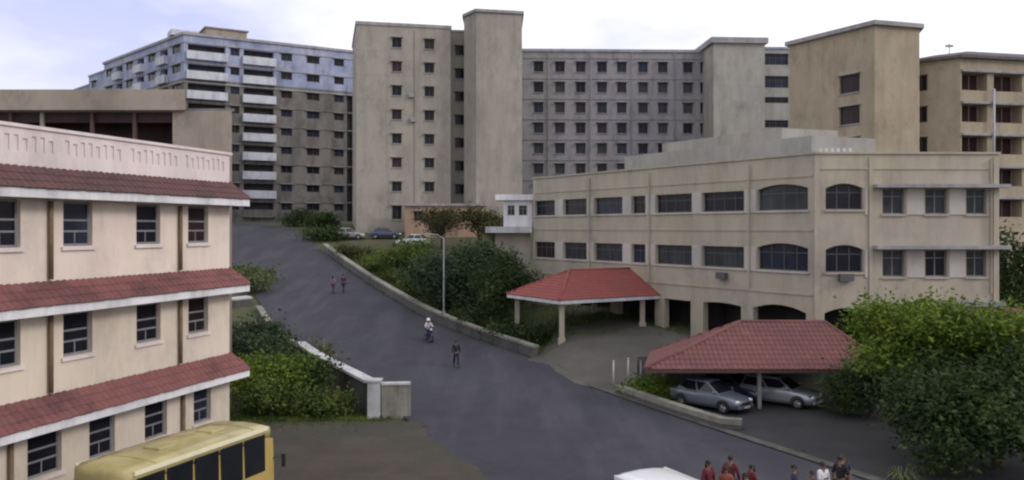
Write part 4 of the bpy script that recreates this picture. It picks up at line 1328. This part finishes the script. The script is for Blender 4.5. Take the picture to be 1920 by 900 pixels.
def make_car(name, label, loc, rz, paint, group, wagon=False, detail=True):
    root = thing(name, label, 'car', loc, rz, group)
    mb = MB()
    st = [(-2.02, .66, .38, .84), (-1.95, .78, .28, .92), (-1.35, .83, .22, .95), (-.3, .84, .2, .94), (.75, .83, .2, .92), (1.35, .81, .22, .84), (1.8, .77, .25, .74), (1.98, .70, .30, .64), (2.04, .60, .36, .56)]
    mb.loft([ring10(*s) for s in st])
    bevel(put(mb, 'body', paint, root, world=False, smooth=True), .02)
    rb0, rb1 = (-1.85, -1.62) if wagon else (-1.62, -1.05)
    zr, hb, hr = 1.47, .76, .56
    mb = MB()
    bot = [(rb0, -hb, .90), (.95, -hb, .88), (.95, hb, .88), (rb0, hb, .90)]
    top = [(rb1, -hr, zr - .04), (.12, -hr, zr - .03), (.12, hr, zr - .03), (rb1, hr, zr - .04)]
    mid_r = [(rb1 + .1, -hr + .14, zr), (0.0, -hr + .14, zr), (0.0, hr - .14, zr), (rb1 + .1, hr - .14, zr)]
    mb.loft([bot, top, mid_r])
    bevel(put(mb, 'cabin', paint, root, world=False), .03)
    def face(a, b, c, d, nm, su=.06, sv0=.1, sv1=.12, push=.012):
        a, b, c, d = map(Vector, (a, b, c, d))
        n = (b - a).cross(d - a).normalized() * push
        f = lambda u, v: (a.lerp(b, u)).lerp(d.lerp(c, u), v)
        p = [f(su, sv0), f(1 - su, sv0), f(1 - su, 1 - sv1), f(su, 1 - sv1)]
        m2 = MB(); m2.hexa([*(q - n * .6 for q in p), *(q + n for q in p)])
        put(m2, nm, 'car_glass', root, world=False)
    face(bot[1], bot[2], top[2], top[1], 'windscreen')
    face(bot[3], bot[0], top[0], top[3], 'rear_window')
    for s in (0, 1):
        B0, B1, T0, T1 = (bot[0], bot[1], top[0], top[1]) if s == 0 else (bot[3], bot[2], top[3], top[2])
        B0, B1, T0, T1 = map(Vector, (B0, B1, T0, T1))
        Bm, Tm = B0.lerp(B1, .52), T0.lerp(T1, .45)
        if s == 0:
            face(B0, Bm, Tm, T0, 'side_window', .05); face(Bm, B1, T1, Tm, 'side_window', .05)
        else:
            face(Bm, B0, T0, Tm, 'side_window', .05); face(B1, Bm, Tm, T1, 'side_window', .05)
    for x in (1.22, -1.25):
        for y in (.76, -.76):
            wheel(root, x, y, .30)
            mb = MB(); s = 1 if y > 0 else -1
            pts = [(x + .36 * math.cos(a), .845 * s, .30 + .36 * math.sin(a)) for a in [math.pi * k / 10 for k in range(11)]]
            mb.tube(pts, .035, 5); put(mb, 'wheel_arch', 'trim_black', root, world=False)
    for s in (-1, 1):
        mb = MB(); mb.ball((1.9, s * .56, .62), (.13, .17, .085), 10, 6); put(mb, 'headlight', 'lamp_glass', root, world=False, smooth=True)
        mb = MB(); mb.ball((-1.93, s * .62, .78), (.08, .12, .09), 10, 6); put(mb, 'tail_light', 'lamp_red', root, world=False, smooth=True)
        mb = MB(); mb.ball((.72, s * .90, 1.0), (.06, .10, .065), 8, 5); put(mb, 'mirror', paint, root, world=False, smooth=True)
    mb = MB(); mb.box((1.93, -.42, .46), (2.055, .42, .58)); put(mb, 'grille', 'trim_black', root, world=False)
    mb = MB(); mb.box((1.9, -.66, .27), (2.08, .66, .42)); bevel(put(mb, 'bumper', paint, root, world=False), .04)
    mb = MB(); mb.box((2.083, -.24, .30), (2.095, .24, .40)); put(mb, 'number_plate', 'plate', root, world=False)
    return root

def make_bus(name, label, cat, loc, rz, L, W, H, paint, roof_mat, stripe, group=None, nwin=4):
    root = thing(name, label, cat, loc, rz, group)
    hw = W / 2
    def ring(x, k, zt):
        w = hw * k
        return [(x, -w * .93, .34), (x, -w, .48), (x, -w, zt * .55), (x, -w * .96, zt - .42), (x, w * .96, zt - .42), (x, w, zt * .55), (x, w, .48), (x, w * .93, .34)]
    def rring(x, k, zt):
        w = hw * k
        return [(x, -w * .962, zt - .40), (x, -w * .975, zt - .17), (x, -w * .94, zt - .05), (x, -w * .6, zt - .006), (x, 0, zt + .02), (x, w * .6, zt - .006), (x, w * .94, zt - .05), (x, w * .975, zt - .17), (x, w * .962, zt - .40)]
    a, b = -L / 2, L / 2
    mb = MB(); mb.loft([ring(a, .94, H - .04), ring(a + .12, 1, H), ring(b - .35, 1, H), ring(b - .02, .95, H - .1), ring(b + .02, .9, H - .14)])
    bevel(put(mb, 'body', paint, root, world=False), .03)
    mb = MB(); mb.loft([rring(a + .02, .86, H - .16), rring(a + .12, .97, H - .05), rring(a + .35, 1.01, H), rring(0, 1.01, H + .03), rring(b - .45, 1.01, H), rring(b - .2, .97, H - .06), rring(b - .08, .86, H - .18)])
    put(mb, 'roof', roof_mat, root, world=False, smooth=True)
    for s in (-1, 1):       # gutter and windows
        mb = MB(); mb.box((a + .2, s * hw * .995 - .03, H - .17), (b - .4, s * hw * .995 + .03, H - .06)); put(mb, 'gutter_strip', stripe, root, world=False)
        z0, z1 = H * .53, H - .27
        span = (b - .5) - (a + .25)
        for k in range(nwin):
            x0, x1 = a + .25 + span * k / nwin + .05, a + .25 + span * (k + 1) / nwin - .05
            y0, y1 = s * (hw + .006), s * (hw * .978 + .014)
            mb = MB()
            t = s * .012
            mb.hexa([(x0, y0 - t, z0), (x1, y0 - t, z0), (x1, y0 + t, z0), (x0, y0 + t, z0), (x0, y1 - t, z1), (x1, y1 - t, z1), (x1, y1 + t, z1), (x0, y1 + t, z1)])
            put(mb, 'side_window', 'car_glass', root, world=False)
        mb = MB(); mb.box((a + .15, s * hw - .012 + s * .004, .86), (b - .3, s * hw + .012 + s * .004, .98)); put(mb, 'side_stripe', 'trim_black', root, world=False)
        for x in (a + L * .22, b - L * .2):
            wheel(root, x, s * (hw - .1), .38, .24)
            mb = MB(); mb.tube([(x + .45 * math.cos(q), s * (hw + .002), .40 + .45 * math.sin(q)) for q in [math.pi * k / 10 for k in range(11)]], .035, 5); put(mb, 'wheel_arch', 'trim_black', root, world=False)
        mb = MB(); mb.ball((b + .0, s * hw * .68, .80), (.07, .16, .12), 10, 6); put(mb, 'headlight', 'lamp_glass', root, world=False, smooth=True)
        mb = MB(); mb.box((a - .02, s * hw * .8 - .08, .85), (a + .05, s * hw * .8 + .08, 1.15)); put(mb, 'tail_light', 'lamp_red', root, world=False)
        mb = MB(); mb.tube([(b - .1, s * hw * .95, H * .62), (b + .15, s * (hw + .2), H * .64)], .02, 5); mb.box((b + .1, s * (hw + .2) - .06, H * .52), (b + .16, s * (hw + .2) + .06, H * .66)); put(mb, 'mirror', 'trim_black', root, world=False)
    if nwin > 4:
        for k in range(1, 6):
            x = a + L * k / 6
            mb = MB(); mb.tube([(x, -hw * .93, H - .03), (x, -hw * .5, H + .012), (x, 0, H + .034), (x, hw * .5, H + .012), (x, hw * .93, H - .03)], .014, 5); put(mb, 'roof_seam', roof_mat, root, world=False)
        for x in (-.9, 1.2):
            mb = MB(); mb.box((x - .3, -.3, H), (x + .3, .3, H + .085)); bevel(put(mb, 'roof_hatch', roof_mat, root, world=False), .03)
    mb = MB(); mb.hexa([(b - .0, -hw * .80, H * .5), (b + .03, -hw * .80, H * .5), (b + .03, hw * .80, H * .5), (b - .0, hw * .80, H * .5), (b - .03, -hw * .78, H - .55), (b + .025, -hw * .78, H - .55), (b + .025, hw * .78, H - .55), (b - .03, hw * .78, H - .55)])
    put(mb, 'windscreen', 'car_glass', root, world=False)
    mb = MB(); mb.box((a - .02, -hw * .72, H * .52), (a + .03, hw * .72, H - .55)); put(mb, 'rear_window', 'car_glass', root, world=False)
    for x0, x1 in ((a - .08, a + .02), (b - .02, b + .12)):
        mb = MB(); mb.box((x0, -hw * .92, .36), (x1, hw * .92, .56)); bevel(put(mb, 'bumper', 'trim_black', root, world=False), .03)
    return root

ang_d = math.atan2(.9558, .2939)
make_bus('minibus', 'yellow minibus with pale tan roof parked beside the pink building', 'bus', (-9.62, 24.9, 0.085), math.atan2(.93, .37), 6.0, 2.05, 3.0, 'bus_yellow', 'bus_roof', 'bus_edge_highlight', nwin=5)
make_bus('white_van', 'white van seen from above at the bottom edge in front of the people', 'van', (4.75, 24.0, 0.06), math.atan2(-.88, .47), 4.2, 1.85, 1.98, 'car_white', 'car_white', 'car_white', nwin=3)
make_car('parked_car', 'blue grey car parked beside the kerb wall at the car port edge', (10.15, 43.6, 0.10), math.atan2(-.72, .70), 'car_blue', 'cars under the car port')
make_car('parked_car', 'silver car parked deeper under the red car port, right of the blue grey one', (14.0, 44.6, 0.10), math.atan2(-.62, .78), 'car_silver', 'cars under the car port', wagon=True)
make_car('parked_car', 'dark navy car parked in shade behind the blue grey and silver cars', (11.9, 46.3, 0.02), math.atan2(-.72, .70), 'car_navy', 'cars under the car port')
for x, y, p, lab, rz in ((-21.3, 111.5, 'car_grey', 'pale grey car parked at the left foot of the tall tower', .1), (-16.6, 112.0, 'car_navy', 'dark navy car parked against the foot of the tall tower', .05), (-12.3, 106.0, 'car_white', 'white car parked above the green shrubs on the bank', 2.9)):
    make_car('distant_car', lab, (x, y, gz(x, y)), rz, p, 'cars parked below the tower')

# ------------------------------------------------------------------ people
def skinned(name, nodes, edges, mat, parent, sub=1):
    me = bpy.data.meshes.new(name)
    me.from_pydata([n[0] for n in nodes], edges, [])
    o = bpy.data.objects.new(name, me)
    COL.objects.link(o)
    sk = o.modifiers.new("skin", 'SKIN')
    sk.use_smooth_shade = True
    for i, n in enumerate(nodes):
        r = n[1]
        me.skin_vertices[0].data[i].radius = r if isinstance(r, tuple) else (r, r)
        me.skin_vertices[0].data[i].use_root = (i == 0)
    if sub:
        s = o.modifiers.new("sub", 'SUBSURF'); s.levels = sub; s.render_levels = sub
    dg = bpy.context.evaluated_depsgraph_get()
    new = bpy.data.meshes.new_from_object(o.evaluated_get(dg))
    new.name = name
    new.materials.clear(); new.materials.append(M[mat])
    bpy.data.objects.remove(o); bpy.data.meshes.remove(me)
    return link(name, new, parent)

def person(label, loc, rz, shirt, trousers, h=1.7, stride=.0, arm=.12, sit=False, hair_len=0, group=None, helmet=None, reach=None):
    """faces local -y; stride = half step length, sit = riding pose"""
    root = thing('person', label, 'person', loc, rz, group)
    k = h / 1.72
    V = lambda x, y, z: (x * k, y * k, z * k)
    zp = .92 if not sit else .78
    lean = -.06 if sit else 0
    N, E = [], []
    def add(p, r, par=None):
        N.append((V(*p), r * k if not isinstance(r, tuple) else (r[0] * k, r[1] * k)))
        if par is not None:
            E.append((par, len(N) - 1))
        return len(N) - 1
    dz = zp - .92
    pel = add((0, 0, zp), (.13, .095))
    wa = add((0, lean * .4, 1.10 + dz), (.115, .085), pel)
    ch = add((0, lean, 1.30 + dz), (.135, .10), wa)
    nk = add((0, lean, 1.455 + dz), .055, ch)
    hb = add((0, lean - .012, 1.53 + dz), (.062, .072), nk)
    hm = add((0, lean - .015, 1.60 + dz), (.075, .092), hb)
    ht = add((0, lean - .005, 1.68 + dz), (.062, .078), hm)
    add((0, lean - .115, 1.592 + dz), .012, hm)          # nose
    shirt_n, shirt_e = [], []
    tro_n, tro_e = [], []
    arms, legs = [], []
    for s in (-1, 1):
        sw = stride * s
        sh = add((s * .17, lean, 1.40 + dz), .062, ch)
        if sit:
            el_p, wr_p = (s * .27, lean - .16, 1.16 + dz), (s * .27, lean - .42, 1.16 + dz)
        elif reach == s:
            el_p, wr_p = (s * .24, -.10, 1.15), (s * .16, -.32, 1.26)
        else:
            el_p, wr_p = (s * (.20 + arm * .5), sw * .35 + .01, 1.12), (s * (.19 + arm * .6), sw * .8 - .05, .87)
        el = add(el_p, .042, sh); wr = add(wr_p, .028, el)
        dirv = (Vector(wr_p) - Vector(el_p)).normalized()
        hd_p = Vector(wr_p) + dirv * .06
        hd = add(tuple(hd_p), (.036, .022), wr)
        side = Vector((0, -1, 0)) if abs(dirv.z) > .6 else Vector((-s, 0, 0))
        for q, ln in ((-1.5, .062), (-.5, .078), (.5, .074), (1.5, .056)):
            b_ = hd_p + side * q * .017 + dirv * .035
            k1 = add(tuple(b_), .0095, hd)
            k2 = add(tuple(b_ + dirv * ln * .55 + Vector((-s * .008, 0, -.004))), .009, k1)
            add(tuple(b_ + dirv * ln + Vector((-s * .024, 0, -.012))), .0075, k2)
        tb = add(tuple(hd_p + side * .034 - dirv * .012), .0105, hd)
        add(tuple(hd_p + side * .062 + dirv * .022), .009, tb)
        hp = add((s * .09, 0, zp - .06), .088, pel)
        if sit:
            kn_p, an_p = (s * .17, -.40, .66), (s * .15, -.32, .27)
        else:
            kn_p, an_p = (s * .10, -sw * .55 - abs(stride) * .1, .50), (s * .10, -sw * 1.0 + (.05 if sw < 0 else 0), .09 + (.05 if sw < 0 else 0))
        kn = add(kn_p, .058, hp); an = add(an_p, .038, kn)
        add((an_p[0], an_p[1] - .13, max(.03, an_p[2] - .055)), .032, an)
        arms.append(((s * .17, lean, 1.40 + dz), el_p, wr_p)); legs.append(((s * .09, 0, zp - .06), kn_p, an_p))
    skinned('body', N, E, 'skin', root)
    sn = [((0, 0, zp + .0), (.158, .122)), ((0, lean * .4, 1.10 + dz), (.135, .105)), ((0, lean, 1.30 + dz), (.155, .12)), ((0, lean, 1.42 + dz), (.085, .07))]
    se = [(0, 1), (1, 2), (2, 3)]
    for a, b, c in arms:
        i = len(sn)
        sn += [(a, .078), (b, .06)]
        se += [(2, i), (i, i + 1)]
        if len(label) % 2:
            sn.append((tuple(Vector(b).lerp(Vector(c), .8)), .045)); se.append((i + 1, i + 2))
    skinned('shirt', [(V(*p), tuple(q * k for q in (r if isinstance(r, tuple) else (r, r)))) for p, r in sn], se, shirt, root)
    tn = [((0, 0, zp - .01), (.15, .115))]
    te = []
    for a, b, c in legs:
        i = len(tn)
        tn += [(a, .102), (b, .078), (c, .062)]
        te += [(0, i), (i, i + 1), (i + 1, i + 2)]
    skinned('trousers', [(V(*p), tuple(q * k for q in (r if isinstance(r, tuple) else (r, r)))) for p, r in tn], te, trousers, root)
    hc = V(0, lean + .012, 1.625 + dz)
    mb = MB()
    mb.ball(hc, (.092 * k, .112 * k, .115 * k), 12, 7, zmin=-.25)
    if hair_len:
        mb.ball((hc[0], hc[1] + .055 * k, hc[2] - hair_len * .5), (.085 * k, .055 * k, hair_len), 10, 8)
    put(mb, 'hair', 'hair', root, world=False, smooth=True)
    for s in (-1, 1):
        mb = MB(); mb.ball(V(s * .032, lean - .098, 1.612 + dz), .011 * k, 8, 5); put(mb, 'eye', 'eye', root, world=False)
    for s in (-1, 1):
        mb = MB(); mb.ball(V(s * .085, lean - .005, 1.60 + dz), (.013 * k, .025 * k, .035 * k), 6, 5); put(mb, 'ear', 'skin', root, world=False, smooth=True)
    mb = MB(); mb.box(V(-.026, lean - .108, 1.548 + dz), V(.026, lean - .09, 1.556 + dz))
    put(mb, 'mouth', 'cloth_maroon', root, world=False)
    for a, b, c in legs:
        mb = MB(); mb.ball(V(c[0], c[1] - .06, max(.045, c[2] - .05)), (.05 * k, .135 * k, .055 * k), 10, 6); put(mb, 'shoe', 'trim_black', root, world=False, smooth=True)
    if helmet:
        mb = MB(); mb.ball(V(0, lean + .0, 1.635 + dz), (.135 * k, .155 * k, .15 * k), 14, 8, zmin=-.45); put(mb, 'helmet', helmet, root, world=False, smooth=True)
    return root

def at(x, y):
    return (x, y, gz(x, y) + .07)
person('person in black walking down the middle of the road', at(-3.6, 55.0), .3, 'cloth_black', 'cloth_navy', 1.72, .2)
person('person in dark plum clothes walking up the road beside the parapet', at(-15.7, 79.5), 2.7, 'cloth_plum', 'cloth_navy', 1.72, .18)
person('person in pale mauve clothes walking beside the plum dressed one', at(-16.6, 79.2), 2.6, 'cloth_mauve', 'cloth_plum', 1.6, .15, hair_len=.16)
G1, G2 = 'people standing behind the white van', 'people standing near the dark tree'
person('person in a dark maroon top at the left of the group behind the van', at(6.40, 27.8), .5, 'cloth_maroon', 'cloth_navy', 1.66, .04, group=G1, hair_len=.16)
person('person in a rust orange top in the group behind the van', at(6.85, 27.3), -.3, 'cloth_rust', 'cloth_maroon', 1.60, .04, group=G1, reach=1)
person('person in black with dark hair standing tallest in the maroon group', at(7.2, 28.1), 2.6, 'cloth_maroon', 'cloth_black', 1.74, .05, group=G1)
person('person in a pale lilac top at the right front of the maroon group', at(7.36, 26.9), .9, 'cloth_lilac', 'cloth_greyblue', 1.50, .03, group=G1, hair_len=.14)
person('person in dark maroon at the right end of the maroon group', at(7.75, 27.6), -1.2, 'cloth_maroon', 'cloth_plum', 1.58, .05, group=G1, hair_len=.18)
person('person in a navy shirt at the left of the group by the dark tree', at(9.1, 27.5), 1.0, 'cloth_navy', 'cloth_slate', 1.60, .05, group=G2)
person('person in a slate blue shirt beside the white shirted one', at(9.5, 27.0), -.6, 'cloth_slate', 'cloth_navy', 1.55, .04, group=G2)
person('person in a white shirt with short black hair in the group by the dark tree', at(10.05, 27.6), .4, 'cloth_white', 'cloth_navy', 1.66, .05, group=G2, reach=-1)
person('tall person all in black at the right of the white shirted one', at(10.75, 27.9), 2.2, 'cloth_black', 'cloth_black', 1.80, .08, group=G2)
person('person in dark navy half hidden behind the tall one in black', at(11.1, 28.6), .1, 'cloth_navy', 'cloth_black', 1.66, .04, group=G2)

# scooter with its rider
sx, sy = -6.05, 62.0
srz = .42
sc = thing('motor_scooter', 'dark motor scooter being ridden down the road near the parapet', 'scooter', at(sx, sy), srz)
def lw(root, y):
    mb = MB(); mb.tube([(0 + .0, y + .27 * math.cos(a), .27 + .27 * math.sin(a)) for a in [2 * math.pi * k / 16 for k in range(17)]], .055, 6)
    w_ = put(mb, 'wheel', 'rubber', root, world=False, smooth=True)
    mb = MB(); mb.tube([(-.04, y, .27), (.04, y, .27)], .2, 12); put(mb, 'rim', 'rim', w_, world=False)
lw(sc, -.62); lw(sc, .62)
mb = MB(); mb.loft([[(-.1, .75, .45), (.1, .75, .45), (.1, .75, .62), (-.1, .75, .62)], [(-.19, .45, .3), (.19, .45, .3), (.17, .45, .72), (-.17, .45, .72)], [(-.18, .0, .28), (.18, .0, .28), (.15, .0, .68), (-.15, .0, .68)], [(-.16, -.1, .26), (.16, -.1, .26), (.16, -.1, .36), (-.16, -.1, .36)], [(-.16, -.38, .26), (.16, -.38, .26), (.16, -.38, .36), (-.16, -.38, .36)]])
bevel(put(mb, 'body', 'car_navy', sc, world=False, smooth=True), .03)
mb = MB(); mb.hexa([(-.2, -.40, .26), (.2, -.40, .26), (.2, -.34, .26), (-.2, -.34, .26), (-.15, -.50, .95), (.15, -.50, .95), (.15, -.44, .95), (-.15, -.44, .95)]); bevel(put(mb, 'leg_shield', 'car_navy', sc, world=False), .02)
mb = MB(); mb.tube([(0, -.62, .27), (0, -.47, 1.0)], .035, 8); mb.tube([(-.33, -.40, 1.06), (-.1, -.47, 1.03), (.1, -.47, 1.03), (.33, -.40, 1.06)], .02, 6); put(mb, 'handlebar', 'trim_black', sc, world=False)
mb = MB(); mb.box((-.14, -.05, .70), (.14, .68, .79)); bevel(put(mb, 'seat', 'trim_black', sc, world=False), .03)
mb = MB(); mb.ball((0, -.53, .88), (.09, .06, .09), 10, 6); put(mb, 'headlight', 'lamp_glass', sc, world=False, smooth=True)
mb = MB(); mb.ball((0, -.64, .50), (.09, .28, .10), 10, 6, zmin=.1); put(mb, 'mudguard', 'car_navy', sc, world=False, smooth=True)
off = Vector((0, .16, 0)); off.rotate(Matrix.Rotation(srz, 3, 'Z'))
person('person with white helmet and pale shirt riding the dark scooter down the road', tuple(Vector(at(sx, sy)) + off + Vector((0, 0, .02))), srz, 'cloth_white', 'cloth_black', 1.72, sit=True, helmet='car_white')
